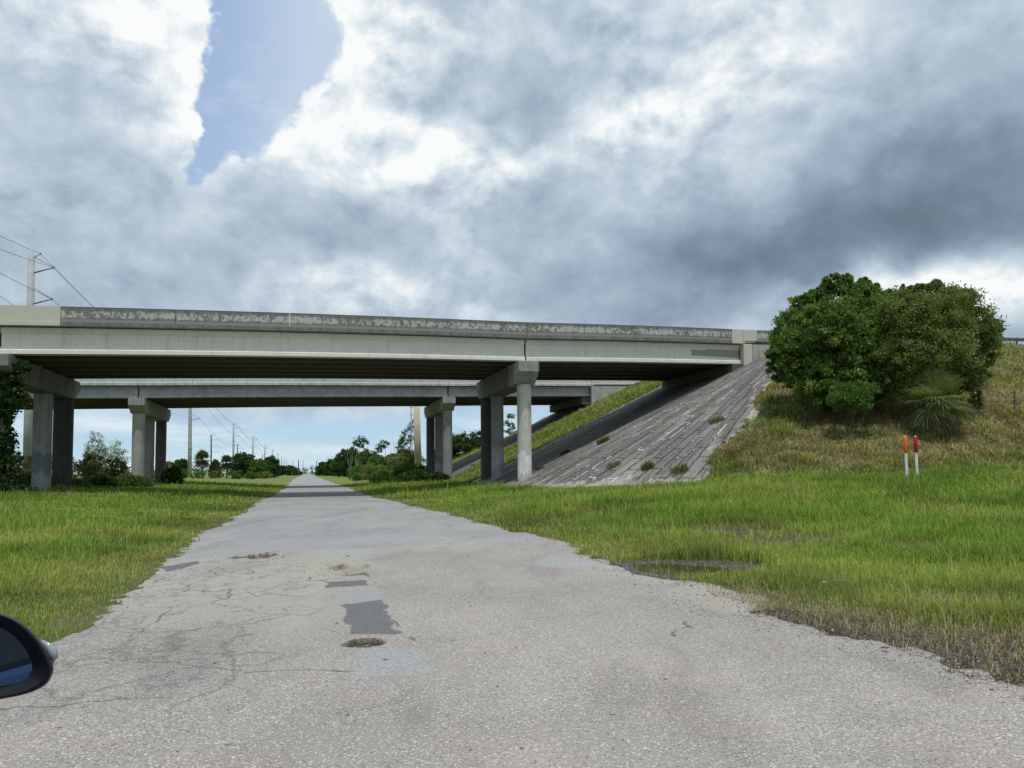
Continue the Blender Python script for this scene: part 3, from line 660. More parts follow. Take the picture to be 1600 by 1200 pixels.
pier(near, PL1, 0, zL, [(-.4, 2.4, True, False), (2.75, 12.0, False, True)], [(.8, .5, (.9, .9, .88), None, None), (7.3, .5, (.95, .97, .98), (2.9, (.55, .60, .68)), 'column with a grey painted lower half'), (11.2, .58, SHADE_DK, None, 'shade-darkened column')], 1.4, 1.3)
pier(near, PR1, 0, zR, [(-.4, 2.4, True, False), (2.75, 12.2, False, True)], [(.8, .46, (1.55, 1.52, 1.42), (2.6, (2.15, 2.2, 2.35)), 'pale column with a white painted patch near its foot'), (8.1, .46, (.95, .95, .95), (3.1, (1.25, 1.3, 1.4)), None), (11.2, .56, SHADE_DK, None, 'shade-darkened column')], 1.4, 1.5)
gs0, gs1 = s_of_u(1082, 48.2+.56), s_of_u(1157, 48.2+.56); zz = ZG((gs0+gs1)/2)
for a_, b_, c_, d_ in ((gs0, gs1, .52, .93), (gs0+1.2, gs1, .93, 1.03)):
    o = block('repaint_patch', a_, b_, .503, .522, zz+c_, zz+d_-.002, m_patch, near); o['label'] = 'darker tan repainted patch on the outer girder'
# abutment of the near overpass: cheek block, backwall, approach wall
ab = bpy.data.objects.new('abutment', None); COL.objects.link(ab); ab.parent = near; ROOTLOC[ab.name] = ROOTLOC[near.name]
za = ZG(AB1)
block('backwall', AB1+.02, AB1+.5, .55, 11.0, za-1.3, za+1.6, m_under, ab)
block('cheek_wall', AB1+.02, AB1+.75, -.06, .5, za-1.6, za+1.395, m_tan, ab, .02)
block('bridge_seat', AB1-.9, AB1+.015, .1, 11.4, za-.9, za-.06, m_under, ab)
block('approach_wall', AB1+.80, AB1+14, -.02, .35, (za-2.4, za-1.9), (za+1.39, za+1.82), m_wall, ab)
sweep('barrier', barrier_prof(), AB1+.02, AB1+1.25, 0, lambda s: ZG(s)+1.62, m_tan, near, n=3, hgt=(0, .81))
sweep('barrier', barrier_prof(), AB1+1.28, AB1+14, 0, lambda s: ZG(s)+1.60, m_barrier, near, n=6, hgt=(0, .81))
sweep('barrier', barrier_prof(True), AB1+.02, AB1+14, 11.5, lambda s: ZG(s)+1.62, m_barrier, near, n=6, hgt=(0, .81))
sweep('approach_slab', [(0.43, 1.3), (11.05, 1.3), (11.05, 1.6), (.43, 1.6)], AB1+.55, AB1+14, 0, ZG, m_cap, near, n=4)
# far overpass ------------------------------------------------------
Q2 = 28.3; C2 = 78.5
PL2, PR2, AB2 = -26.9, 1.07, 16.9
zg2 = []
for u, v in ((203, 621), (697, 619.3), (918, 618.5)):
    z, s = zpix(u, v, C2); zg2.append((s-SKEW*Q2, z))
ZG2 = zline(zg2)
far = empty('highway_overpass', W(PR2+SKEW*Q2, Q2, 0), 'second concrete overpass with pale parapet, seen beneath and beyond the nearer one', 'overpass', 'twin highway overpasses')
overpass(far, lambda a, b: False, ZG2, Q2, 12.2, 1.0, 7, [(-56, PL2, 0), (PL2, PR2, .05), (PR2, AB2, .03)], [-22.5, -18, -9, 0, 8.7], m_barrier2, m_girder2)
zL, zR = ZG2(PL2), ZG2(PR2)
pier(far, PL2, Q2, zL, [(-.3, 12.6, True, True)], [(.9, .53, (.95, .95, .93), None, None), (5.2, .5, (.85, .85, .85), None, None), (11.3, .5, (.5, .5, .5), None, 'darker column')], 1.3, 1.35)
pier(far, PR2, Q2, zR, [(-.3, 12.8, True, True)], [(.9, .48, (.75, .75, .75), None, None), (5.8, .48, (.7, .7, .7), (2.2, (.95, 1.0, 1.1)), None), (12.0, .48, (.42, .41, .4), None, 'darker column')], 1.3, 1.35)
ab = bpy.data.objects.new('abutment', None); COL.objects.link(ab); ab.parent = far; ROOTLOC[ab.name] = ROOTLOC[far.name]
za = ZG2(AB2)
block('backwall', AB2+.02, AB2+.5, Q2+.55, Q2+11.7, za-1.3, za+1.2, m_under, ab)
block('approach_wall', AB2+.02, AB2+12, Q2-.02, Q2+.4, (za-2.2, za-1.6), (za+1.02, za+1.4), m_wall, ab)
block('bridge_seat', AB2-.9, AB2+.015, Q2+.5, Q2+12, za-.9, za-.06, m_under, ab)
sweep('barrier', barrier_prof(), AB2+.02, AB2+14, Q2, lambda s: ZG2(s)+1.25, m_barrier2, far, n=6, hgt=(0, .81))
sweep('barrier', barrier_prof(True), AB2+.02, AB2+14, Q2+12.2, lambda s: ZG2(s)+1.25, m_barrier2, far, n=6, hgt=(0, .81))
sweep('approach_slab', [(.43, .95), (11.7, .95), (11.7, 1.24), (.43, 1.24)], AB2+.55, AB2+14, Q2, ZG2, m_cap, far, n=4)
# road on top of the embankment so that the plateau reads as a highway
# ------------------------------------------------------------------ paved slopes
def paving(name, qa, qb, cone_deg):
    # parameter t runs along the contour: cone part (negative) then straight part; r runs up the slope
    rs = np.arange(3.0, 22.3, .16)
    ts = []
    if cone_deg: ts += [('c', a) for a in np.arange(cone_deg+6, 0, -.8)]
    ts += [('l', q) for q in np.arange(qa, qb+.01, .3)]
    V = []; UV = []; E = []; PX = []
    for k, t in ts:
        for r in rs:
            if k == 'c':
                sp = PL_S-r*math.cos(R(t)); q = PL_Q0-r*math.sin(R(t)); a = -R(t)*15
            else: sp = PL_S-r; q = t; a = q-PL_Q0
            s = sp+SKEW*q; x, y, _ = W(s, q, 0); V.append((x, y, 0)); UV.append((r, a, 0))
    V = np.array(V); UV = np.array(UV)
    dd, s, q, sp = emb_dd(V[:, 0], V[:, 1])
    V[:, 2] = emb_z(V[:, 0], V[:, 1])+.05+.05*(fbm(UV[:, 0]*.5, UV[:, 1]*1.5, 3, 61)-.5)+.16*(fbm(UV[:, 0]*.15, UV[:, 1]*.3, 2, 62)-.5)
    # slabs settled a little differently
    row = np.floor(UV[:, 1]/.62); V[:, 2] += .03*(_h(row.astype(int), np.floor(UV[:, 0]/2.15+row*.43).astype(int), 3)-.5)
    fl = flat_z(V[:, 0], V[:, 1]); e = np.clip((V[:, 2]-fl-.05)/1.0, -.2, 1)
    pm = pav_mask(V[:, 0], V[:, 1]) if cone_deg else np.full(len(V), 9.0)
    e = np.minimum(e, np.clip(pm/1.5, -.2, 1)) if cone_deg else e
    nr = len(rs); i = np.arange(len(ts)-1)[:, None]*nr; j = np.arange(nr-1)[None]
    Q = np.stack([i+j, i+j+1, i+nr+j+1, i+nr+j], -1).reshape(-1, 4)
    keep = (pm[Q].min(1) > 0) & ((V[:, 2]-fl)[Q].max(1) > -.15); Q = Q[keep]
    # lift off free vertices and close with skirt thickness by solidify
    used = np.unique(Q); mp = np.zeros(len(V), int); mp[used] = np.arange(len(used))
    me = newmesh(name, V[used], quads=mp[Q], cols={'edge': e[used]})
    a = me.attributes.new('uvc', 'FLOAT_VECTOR', 'POINT'); a.data.foreach_set('vector', UV[used].astype(np.float32).ravel())
    o = put(name, me, m_pave); m = o.modifiers.new('thickness', 'SOLIDIFY'); m.thickness = .18; m.offset = -1 if me.polygons[len(me.polygons)//2].normal.z > 0 else 1
    return tag(o, kind='structure')
paving('paved_slope', PL_Q0, 13.4, 46)
paving('paved_slope', 26.4, 42.5, 0)
# ------------------------------------------------------------------ vegetation builders
def hit(u, v, y0=3.0, y1=400):
    """where the view ray meets the terrain"""
    d = ray(u, v); ys = np.geomspace(y0, y1, 1500); k = ys/d[1]; xs = d[0]*k; zs = CAMZ+d[2]*k
    below = zs < ground_z(xs, ys); i = int(np.argmax(below)) if below.any() else len(ys)-1
    return np.array([xs[i], ys[i], float(ground_z(xs[i:i+1], ys[i:i+1])[0])])
def gpt(u, y):
    p = at(u, 738, y); return np.array([p[0], y, float(ground_z(p[:1], np.array([y]))[0])])
def unit(a): return a/(np.linalg.norm(a, axis=-1, keepdims=True)+1e-9)
def rdir(n): return unit(rng.normal(size=(n, 3)))
def leaves(C, size, col, out=None, asp=.45, up=.3, droop=0.0, cv=.25):
    """diamond leaves at centres C; returns V, quads, colours"""
    n = len(C); d = rdir(n)
    if out is not None: d = unit(d+out*.8)
    d[:, 2] += up-droop; d = unit(d); sd_ = unit(np.cross(d, rdir(n)))
    L = size*(.6+.8*rng.random(n))[:, None]; w = L*asp*.5
    nrm = np.cross(d, sd_)
    V = np.stack([C-d*L*.5, C+sd_*w+nrm*L*.06, C+d*L*.5, C-sd_*w+nrm*L*.06], 1).reshape(-1, 3)
    q = np.arange(n*4).reshape(n, 4)
    cc = np.asarray(col) if np.ndim(col) == 2 else np.repeat(np.array([col]), n, 0)
    cc = cc*(1+cv*(rng.random((n, 1))-.5)*2); cc = cc*(1+.10*(rng.random((n, 3))-.5))
    return V, q, np.repeat(cc, 4, 0)
def ecloud(blobs, per_clump, pal, size, clump=.22, clumps=60, asp=.45, up=.3, droop=0.0, shell=.72, fill=.15, upbright=.0, cv=.25, flat=1.0):
    Vs, Qs, Cs, n0 = [], [], [], 0; pal = np.array(pal)
    for b in blobs:
        c = np.array(b[:3]); r = np.array(b[3:6]); k = int(clumps*(b[6] if len(b) > 6 else 1))
        d = rdir(k); d[:, 2] = np.where(d[:, 2] < -.9, -d[:, 2]*.5, d[:, 2]); d = unit(d)
        rad = shell+(1.06-shell)*rng.random((k, 1))**.7; inn = rng.random((k, 1)) < fill; rad = np.where(inn, rng.random((k, 1))*shell, rad)
        cc = c+d*r*rad
        for i in range(k):
            m = int(per_clump*(.6+.8*rng.random())); cr = clump*r.mean()*(.6+.8*rng.random())
            off = rng.normal(size=(m, 3))*cr*.5; off[:, 2] *= .75*flat
            o = unit(off+d[i]*cr*.6)
            col = pal[rng.integers(len(pal))]*(.8+.4*rng.random())
            V, q, cl = leaves(cc[i]+off, size, col, o, asp, up, droop, cv)
            Vs.append(V); Qs.append(q+n0); Cs.append(cl); n0 += len(V)
    return np.vstack(Vs), np.vstack(Qs), np.vstack(Cs)
def crown_mesh(name, parent, data, origin=None, mat_=None):
    V, q, c = data; return put(name, newmesh(name, V, quads=q, cols=c), mat_ or m_leafM, parent, origin)
def limbs(base, tops, r0, name, parent, mat_, bend=.15, n=6):
    m = MB(); base = np.array(base, float)
    for t, r in tops:
        t = np.array(t, float); L = np.linalg.norm(t-base); pts = []; rr = []
        j = rng.normal(size=3)*L*bend*.5; j2 = rng.normal(size=3)*L*bend*.3
        for i in range(8):
            f = i/7; pts.append(base*(1-f)+t*f+j*math.sin(math.pi*f)*[1, 1, .3]+j2*math.sin(2*math.pi*f)*[1, 1, .2]); rr.append(r0*r*(1-.8*f))
        m.tube(pts, rr, n)
    return m.build(name, mat_, parent, smooth=True)
G_DK = [(0.055, 0.107, 0.031), (0.072, 0.127, 0.036), (0.044, 0.086, 0.026)]
G_MD = [(0.101, 0.176, 0.041), (0.121, 0.203, 0.046), (0.081, 0.146, 0.038)]
G_OL = [(0.182, 0.217, 0.063), (0.151, 0.189, 0.053), (0.217, 0.245, 0.081)]
G_BR = [(0.121, 0.213, 0.037), (0.144, 0.236, 0.046), (0.098, 0.178, 0.034)]
G_GY = [(0.257, 0.297, 0.169), (0.203, 0.257, 0.121), (0.297, 0.324, 0.203)]
def pxblob(u, v, y, ru, rv, rd=None, dens=1.0):
    p = at(u, v, y); k = y/1200; rx = ru*k; return (*p, rx, rd if rd else rx, rv*k, dens)
def bush(name, label, cat, bl, pal, size, per=45, clumps=60, base=None, group=None, stems=5, twigs=0, **kw):
    c = np.array([b[:3] for b in bl]).mean(0)
    if base is None: base = np.array([c[0], c[1], float(ground_z(c[:1], c[1:2])[0])])
    e = empty(name, base, label, cat, group)
    crown_mesh('crown', e, ecloud(bl, per, pal, size, clumps=clumps, **kw))
    tops = []
    for b in bl:
        for _ in range(stems): tops.append((np.array(b[:3])+rdir(1)[0]*np.array(b[3:6])*.8, .7))
    if twigs:
        for _ in range(twigs):
            b = bl[rng.integers(len(bl))]; dd_ = rdir(1)[0]; dd_[2] = abs(dd_[2])+.2; dd_[1] *= .4; dd_ = unit(dd_); tops.append((np.array(b[:3])+dd_*np.array(b[3:6])*1.22, .35))
    limbs(base-np.array([0, 0, .2]), tops, max(.02, .03*np.mean([b[5] for b in bl])), 'trunk', e, m_bark)
    return e
# big bushes on the embankment ---------------------------------------
def sprigs(u0, u1, top, y, n, seed):
    rr = random.Random(seed); o = []
    for i in range(n):
        u = rr.uniform(u0, u1); v = top(u)+rr.uniform(-5, 8); o.append(pxblob(u, v, y+rr.uniform(-.6, .6), rr.uniform(4, 10), rr.uniform(6, 13), None, .16))
    return o
b0 = hit(1300, 640)
bush('broadleaf_tree', 'large dark green leafy tree-sized bush beside the bridge end', 'tree',
     [pxblob(1300, 545, 42, 80, 62, 2.4, 1.3), pxblob(1245, 540, 42, 42, 55, 1.7), pxblob(1320, 485, 42.5, 62, 40, 1.8, 1.1), pxblob(1262, 492, 42.5, 34, 32, 1.2, .7), pxblob(1372, 500, 42.5, 44, 44, 1.8, .8), pxblob(1262, 585, 41.5, 44, 26, 1.4, .6), pxblob(1330, 590, 41.5, 70, 36, 1.8), pxblob(1318, 446, 42.5, 16, 14, .5, .25), pxblob(1345, 455, 42.5, 20, 14, .5, .3), pxblob(1285, 458, 42.5, 16, 12, .4, .2), pxblob(1300, 600, 41, 60, 40, 1.6), pxblob(1350, 580, 40.5, 40, 50, 1.5), pxblob(1225, 560, 41.5, 24, 36, 1.2, .6), pxblob(1300, 520, 40.5, 60, 50, 1.5, 1)]+sprigs(1212, 1400, lambda u: 440+.0052*abs(u-1325)**2.05, 42, 20, 1)+sprigs(1203, 1225, lambda u: 560, 41.5, 5, 2),
     [(.125, .200, .048), (.155, .240, .056), (.085, .145, .036), (.205, .290, .075)], .19, 72, 135, base=b0, clump=.155, asp=.42, up=.35, shell=.70, fill=.12)
b1 = hit(1470, 640)
bush('spreading_tree', 'wide olive green tree with fine leaves and bare twigs leaning right', 'tree',
     [pxblob(1440, 525, 41, 70, 58, 2.4, 1.3), pxblob(1500, 520, 41.5, 48, 48, 1.9), pxblob(1405, 500, 40.5, 50, 40, 1.8), pxblob(1470, 478, 41.5, 55, 28, 1.6), pxblob(1525, 545, 41.5, 30, 30, 1.2, .7), pxblob(1540, 520, 41.5, 16, 22, .6, .3), pxblob(1400, 560, 40, 50, 30, 1.5), pxblob(1425, 590, 41, 60, 24, 1.6), pxblob(1455, 452, 41.5, 26, 8, .6, .25), pxblob(1502, 462, 41.5, 22, 9, .5, .25), pxblob(1450, 545, 40, 60, 46, 1.6), pxblob(1490, 580, 41.5, 44, 34, 1.5), pxblob(1400, 590, 41, 40, 40, 1.4), pxblob(1440, 500, 40.5, 60, 36, 1.5)]+sprigs(1400, 1560, lambda u: 450+.0045*abs(u-1450)**2.05, 41.5, 20, 3),
     [(.150, .205, .058), (.185, .240, .070), (.225, .270, .090), (.110, .155, .045)], .13, 130, 95, base=b1, clump=.24, asp=.5, up=.1, shell=.66, fill=.12, stems=7, twigs=26)
p = hit(1335, 645); ys_ = min(p[1], 38.4)
bush('round_shrub', 'small bright green rounded shrub in front of the big bushes', 'shrub', [pxblob(1330, 622, ys_, 36, 25, .9), pxblob(1350, 612, ys_, 20, 16, .6, .6), pxblob(1312, 628, ys_, 18, 16, .6, .6)], [(.095, .185, .034), (.11, .205, .04)], .13, 60, 60, clump=.22, asp=.4, up=.6)
p = hit(1524, 640)
e = empty('slender_tree', p, 'small dark leaning tree stem with sparse leaves right of the fan palm', 'tree')
limbs(p-[0, 0, .2], [(at(1516, 590, p[1]), 1.6), (at(1530, 575, p[1]), 1)], .07, 'trunk', e, m_bark)
crown_mesh('crown', e, ecloud([pxblob(1522, 585, p[1], 20, 16, .7), pxblob(1526, 625, p[1], 10, 14, .4, .5)], 40, G_DK, .12, clumps=40))
# fan palms ----------------------------------------------------------
def fan_fronds(c, n, L, nleaf, leafL, width, palg, el0=-25, el1=80, dead=0):
    Vs, Ts, Qs, Cs = [], [], [], []; n0 = 0
    for i in range(n):
        az = rng.random()*2*math.pi; el = R(el0+(el1-el0)*rng.random()**.9); isd = i < dead
        if isd: el = R(-60+20*rng.random())
        d = np.array([math.cos(az)*math.cos(el), math.sin(az)*math.cos(el), math.sin(el)])
        side = unit(np.cross(d, [0, 0, 1.0])); up = np.cross(side, d)
        l = L*(.75+.4*rng.random()); hub = c+d*l-np.array([0, 0, .12*l])
        col = np.array((.20, .17, .10) if isd else palg[rng.integers(len(palg))])*(.8+.4*rng.random())
        w = width*1.1
        Vs.append(np.array([c-side*w, c+side*w, hub+side*w, hub-side*w])); Qs.append([n0, n0+1, n0+2, n0+3]); Cs.append(np.repeat([col*.9], 4, 0)); n0 += 4
        for k in range(nleaf):
            a = R(-105+210*k/(nleaf-1)); ld = unit(d*math.cos(a)+side*math.sin(a)+up*.12); ll = leafL*(.75+.25*math.cos(a*.7))*(.85+.3*rng.random())
            sw = unit(np.cross(ld, up))*width; mid = hub+ld*ll*.55; tip = hub+ld*ll+np.array([0, 0, -.2*ll*(.5+rng.random())])
            Vs.append(np.array([hub, mid+sw, tip, mid-sw])); Qs.append([n0, n0+1, n0+2, n0+3]); Cs.append(np.repeat([col*(.85+.3*rng.random())], 4, 0)); n0 += 4
    return np.vstack(Vs), np.array(Qs), np.vstack(Cs)
p = hit(1463, 678); c = p+[0, 0, 1.75]
e = empty('fan_palm', p, 'bushy low fan palm with spiky blue green fronds below the olive tree', 'palm')
crown_mesh('crown', e, fan_fronds(c, 80, .95, 22, 1.15, .022, [(.21, .26, .11), (.17, .22, .09), (.26, .31, .15)], -50, 88, 5))
m = MB(); m.tube([p-[0, 0, .3], p+[0, 0, .5], c], [.22, .2, .16], 10); m.build('trunk', m_bark, e)
def far_palm(u, vtop, y, label, base_v=741):
    g = gpt(u, y); top = at(u, vtop, y); Hh = top[2]-g[2]; e = empty('cabbage_palm', g, label, 'palm', 'palms beside the power line')
    c = np.array([top[0], y, top[2]-Hh*.32])
    crown_mesh('crown', e, fan_fronds(c, 60, Hh*.17, 14, Hh*.24, .07, [(.075, .105, .04), (.055, .085, .03), (.12, .125, .055)], -60, 88, 8))
    m = MB(); m.tube([g-[0, 0, .2], g*.5+c*.5+[.1, 0, 0], c], [.28, .24, .22], 8); m.build('trunk', m_bark, e)
far_palm(316, 703, 150, 'taller fan palm just right of the thick pale pole')
far_palm(354, 711, 150, 'second shaggy fan palm, against the dark trees')
# near left: vine on the first column ---------------------------------
q = .8; s = PL1+SKEW*q; vx, vy, _ = W(s, q, 0)
vg = gz(s, q); e = empty('climbing_vine', (vx, vy, vg), 'dark leafy vine climbing over the first column at the left edge', 'vine')
bl = [(vx+.1, vy-.25, vg+z, .60+.12*math.sin(z*3), .6, .5, 1) for z in np.arange(.2, 6.4, .55)]+[(vx+1.0, vy-.2, vg+4.6, .35, .5, .9, .6), (vx+.2, vy, vg+.3, 1.0, .8, .5, 1.2), (vx+.75, vy-.3, vg+5.2, .4, .4, .9, .7), (vx+.7, vy, vg+6.3, .6, .6, .3, .5)]
crown_mesh('foliage', e, ecloud(bl, 45, [(.030, .070, .016), (.042, .088, .020), (.025, .055, .014)], .15, clumps=36, clump=.4, asp=.75, droop=.4, up=0))
limbs((vx+.45, vy-.45, vg-.1), [((vx+.5, vy-.5, vg+6.3), 1), ((vx+.3, vy-.55, vg+5), .8), ((vx-.3, vy-.6, vg+6), .8)], .04, 'stem', e, m_bark, .05)
# shrubs and trees, one thing each ------------------------------------
def sh(name, label, cat, u, v0, v1, w, y, pal, size, per=35, clumps=50, group=None, nb=3, **kw):
    """irregular rounded plant that spans v0 (top) to the ground, w pixels wide, y metres away"""
    g = gpt(u, y); k = y/1200; top = at(u, v0, y)[2]; Hh = max(top-g[2], .5); wx = w*k/2; bl = []
    for i in range(nb):
        f = (i+.5)/nb*2-1; hh = Hh*(1-.35*abs(f)*rng.random()-.12*rng.random()) if nb > 1 else Hh
        bl.append((g[0]+f*wx*.55, y+rng.normal()*wx*.15, g[2]+hh*.47, wx*.62, wx*.62, hh*.54, 1))
    return bush(name, label, cat, bl, pal, size, per, clumps, base=g, group=group, stems=3, **kw)
# left side, behind the near columns
sh('wispy_tree', 'wispy grey green tree left of centre between the dark column and the far columns', 'tree', 146, 676, 745, 46, 78, G_GY, .16, 26, 70, 'trees behind the left columns', 3, clump=.26, fill=.1)
sh('wispy_tree', 'paler airy tree touching the left edge of the far bridge columns', 'tree', 180, 683, 745, 40, 82, G_GY, .16, 20, 60, 'trees behind the left columns', 3, clump=.26, fill=.1)
sh('leafy_shrub', 'olive shrub between the painted column and the dark column', 'shrub', 96, 700, 745, 40, 74, G_OL, .16, 30, 50, 'shrubs behind the left columns')
sh('leafy_shrub', 'olive green shrub at the foot of the wispy trees', 'shrub', 140, 706, 748, 60, 70, G_OL, .16, 34, 60, 'shrubs behind the left columns')
sh('leafy_shrub', 'olive shrub behind the vine column', 'shrub', 24, 704, 748, 36, 66, G_OL, .16, 34, 60, 'shrubs behind the left columns')
sh('leafy_shrub', 'browner shrub against the thick pale pole', 'shrub', 56, 708, 748, 34, 64, [(.19, .17, .075), (.15, .165, .06)], .14, 30, 50, 'shrubs behind the left columns')
sh('leafy_shrub', 'pale olive shrub left of the far bridge columns', 'shrub', 182, 712, 748, 34, 72, G_OL, .15, 30, 50, 'shrubs behind the left columns')
sh('low_shrub', 'dark round shrub in the bridge shade just right of the dark column', 'shrub', 160, 738, 760, 40, 53, G_DK, .13, 40, 60, 'low shrubs in the bridge shade')
sh('low_shrub', 'low spreading shrub in shade in front of the far bridge columns', 'shrub', 205, 740, 758, 60, 56, G_MD, .13, 40, 60, 'low shrubs in the bridge shade')
sh('low_shrub', 'weedy shrub at the foot of the painted column', 'shrub', 48, 738, 762, 60, 47, G_MD, .13, 40, 60, 'low shrubs in the bridge shade')
sh('low_shrub', 'green shrub right of the last far bridge column', 'shrub', 270, 729, 755, 36, 72, [(.04, .09, .015), (.05, .105, .02)], .14, 40, 60, 'low shrubs in the bridge shade')
sh('low_shrub', 'low weed at the foot of the dark left column', 'shrub', 120, 748, 762, 40, 50, G_MD, .12, 36, 50, 'low shrubs in the bridge shade')
# left side, beyond the bridges
T_G = 'dark trees beyond the bridges on the left'
for (u, v0, w, y, pal, lab) in [(262, 720, 30, 190, G_DK, 'small dark tree beside the last far bridge column'), (282, 716, 26, 200, G_DK, 'dark tree left of the thick pale pole'), (336, 716, 16, 210, G_DK, 'narrow dark tree between the two fan palms'),
   (374, 704, 30, 175, G_DK, 'tallest dark tree right of the second fan palm'), (390, 706, 30, 178, G_DK, 'dark broad tree in the middle of the clump'), (404, 716, 26, 172, G_MD, 'rounder mid green tree in front of the clump'), (422, 712, 30, 200, G_DK, 'ragged dark tree at the right end of the clump')]:
    sh('roadside_tree', lab, 'tree', u, v0, 742, w, y, pal, .50, 34, 60, T_G, 4, clump=.24)
for (u, v0, w, y, lab) in [(438, 726, 20, 300, 'small far tree right of the dark clump'), (452, 726, 22, 340, 'far tree left of the road end'), (464, 731, 16, 380, 'lowest far tree nearest the road end on the left')]:
    sh('distant_tree', lab, 'tree', u, v0, 742, w, y, G_DK, .6, 22, 50, 'far trees near the road end', 3)
S_G = 'low bushes along the left field'
for (u, v0, w, y, pal, lab) in [(250, 731, 30, 110, G_BR, 'bright bush just right of the far bridge columns'), (283, 730, 24, 150, G_BR, 'green bush left of the thick pale pole foot'), (310, 731, 26, 140, G_BR, 'green bush at the foot of the taller fan palm'), (338, 733, 22, 150, G_OL, 'olive bush between the fan palms'), (368, 733, 26, 145, G_MD, 'dark low bush under the second fan palm'), (392, 735, 20, 150, G_MD, 'small bush in front of the dark clump'), (415, 735, 26, 170, G_OL, 'pale bush at the right foot of the clump')]:
    sh('field_bush', lab, 'bush', u, v0, 743, w, y, pal, .22, 22, 44, S_G, 2)
# right side
for (u, v0, w, y, pal, lab) in [(500, 728, 16, 360, G_DK, 'low rounded tree at the far end of the right-hand row'), (506, 720, 24, 330, G_DK, 'leftmost rounded tree of the right-hand row'), (520, 716, 28, 290, G_DK, 'second rounded tree of the right-hand row'), (532, 710, 32, 250, G_DK, 'third rounded tree, before the tall round one'), (546, 698, 48, 210, G_DK, 'tall dome-shaped dark tree at the end of the row')]:
    sh('rounded_tree', lab, 'tree', u, v0, 742, w, y, pal, .50, 45, 70, 'rounded trees right of the road', 4, clump=.2)
T2 = 'trees and scrub right of the road'
for (u, v0, w, y, pal, lab) in [(568, 698, 22, 190, G_DK, 'small dome-shaped dark tree behind the scrub'), (590, 708, 34, 150, G_MD, 'mid green tree under the sparse pine'), (612, 708, 40, 130, G_DK, 'dark tree behind the olive scrub'), (578, 703, 34, 165, G_DK, 'broad dark tree right of the dome-shaped trees'), (634, 700, 36, 122, G_MD, 'mid green tree below the tallest pine')]:
    sh('roadside_tree', lab, 'tree', u, v0, 745, w, y, pal, .32, 40, 70, T2, 3, clump=.22)
for (u, v0, w, y, pal, lab) in [(560, 726, 36, 125, G_BR, 'leftmost low olive bush of the scrub by the road'), (586, 720, 48, 112, G_OL, 'broad olive bush in the middle of the scrub'), (620, 706, 56, 104, G_OL, 'tall olive bush left of the tan pole'), (645, 696, 44, 100, [(.085, .088, .03), (.07, .08, .026)], 'tallest brownish bush behind the tan pole'), (600, 734, 44, 92, G_MD, 'low green bush nearest the road'), (640, 722, 56, 88, G_MD, 'green bush left of the far pier'), (652, 734, 60, 76, G_DK, 'dark shaded bush at the foot of the far pier'), (684, 738, 40, 70, G_DK, 'low dark weedy bush under the far pier cap')]:
    sh('scrub_bush', lab, 'bush', u, v0, 750, w, y, pal, .17, 46, 60, 'scrub bushes right of the road', 3)
for (u, v0, w, y, pal, lab) in [(715, 671, 46, 112, [(.05, .085, .02), (.10, .12, .03), (.04, .07, .018)], 'large leafy bush behind the far pier, right of its columns'), (745, 674, 46, 108, [(.075, .10, .025), (.055, .085, .02)], 'large leafy bush partly behind the dark right column'), (690, 690, 30, 118, G_MD, 'dark leafy bush between the far pier columns')]:
    sh('leafy_bush', lab, 'bush', u, v0, 735, w, y, pal, .30, 46, 70, 'bushes behind the far pier', 3)
def pine(u, vtop, y, vb, blobs, label, lean=0, pal=G_DK, cat='tree'):
    g = gpt(u, y); e = empty('pine_tree', g, label, cat, 'sparse pines')
    bl = [pxblob(bu, bv, y, ru, rv, None, .8) for bu, bv, ru, rv in blobs]
    crown_mesh('crown', e, ecloud(bl, 26, pal, .34*y/180, clumps=26, clump=.34, asp=.3, up=.2))
    top = at(blobs[0][0], blobs[0][1], y)
    limbs(g-[0, 0, .3], [(top, 1)]+[(np.array(b[:3]), .55) for b in bl[1:]], .11, 'trunk', e, m_bark, .04)
pine(562, 680, 180, 730, [(562, 686, 9, 5), (556, 692, 7, 4), (569, 692, 7, 4), (563, 697, 6, 3)], 'sparse flat-topped pine standing above the dome-shaped trees')
pine(598, 688, 150, 735, [(601, 693, 7, 5), (595, 698, 8, 4), (592, 703, 6, 4)], 'leaning dark pine between the two dead trunks')
pine(632, 666, 125, 735, [(641, 670, 9, 8), (634, 680, 9, 6), (630, 690, 7, 6), (643, 686, 8, 6), (648, 662, 7, 6)], 'tallest pine, just left of the tan pole')
pine(796, 650, 140, 700, [(798, 651, 6, 5), (792, 662, 6, 6), (800, 666, 5, 5), (794, 675, 8, 5), (806, 678, 9, 4)], 'thin sparse tree seen between the right-hand columns', pal=G_MD)
pine(633, 0, 118, 735, [(630, 690, 8, 5), (625, 698, 7, 5)], 'short pine at the left of the tallest pine')
def dead_tree(u, vtop, y, label):
    g = gpt(u, y); e = empty('dead_tree', g, label, 'tree', 'bare dead trees')
    t = at(u, vtop, y); k = y/1200; tops = [(t, 1), (at(u-4, vtop+6, y), .5), (at(u+4, vtop+4, y), .5), (at(u+2, vtop+12, y), .4), (at(u-3, vtop+14, y), .4)]
    limbs(g-[0, 0, .2], tops, .09*y/150, 'trunk', e, m_deadw, .05)
for u, v, y, lab in [(613, 684, 135, 'forked bare white trunk between the pines'), (547, 702, 170, 'pale bare trunk in front of the tall dome-shaped tree'), (558, 704, 172, 'second pale bare trunk right of the dome-shaped tree'), (571, 702, 165, 'third pale bare trunk, above the olive bush'), (266, 711, 180, 'bare dead snag left of the thick pale pole'), (349, 706, 200, 'thin leaning dead trunk right of the first fan palm')]: dead_tree(u, v, y, lab)
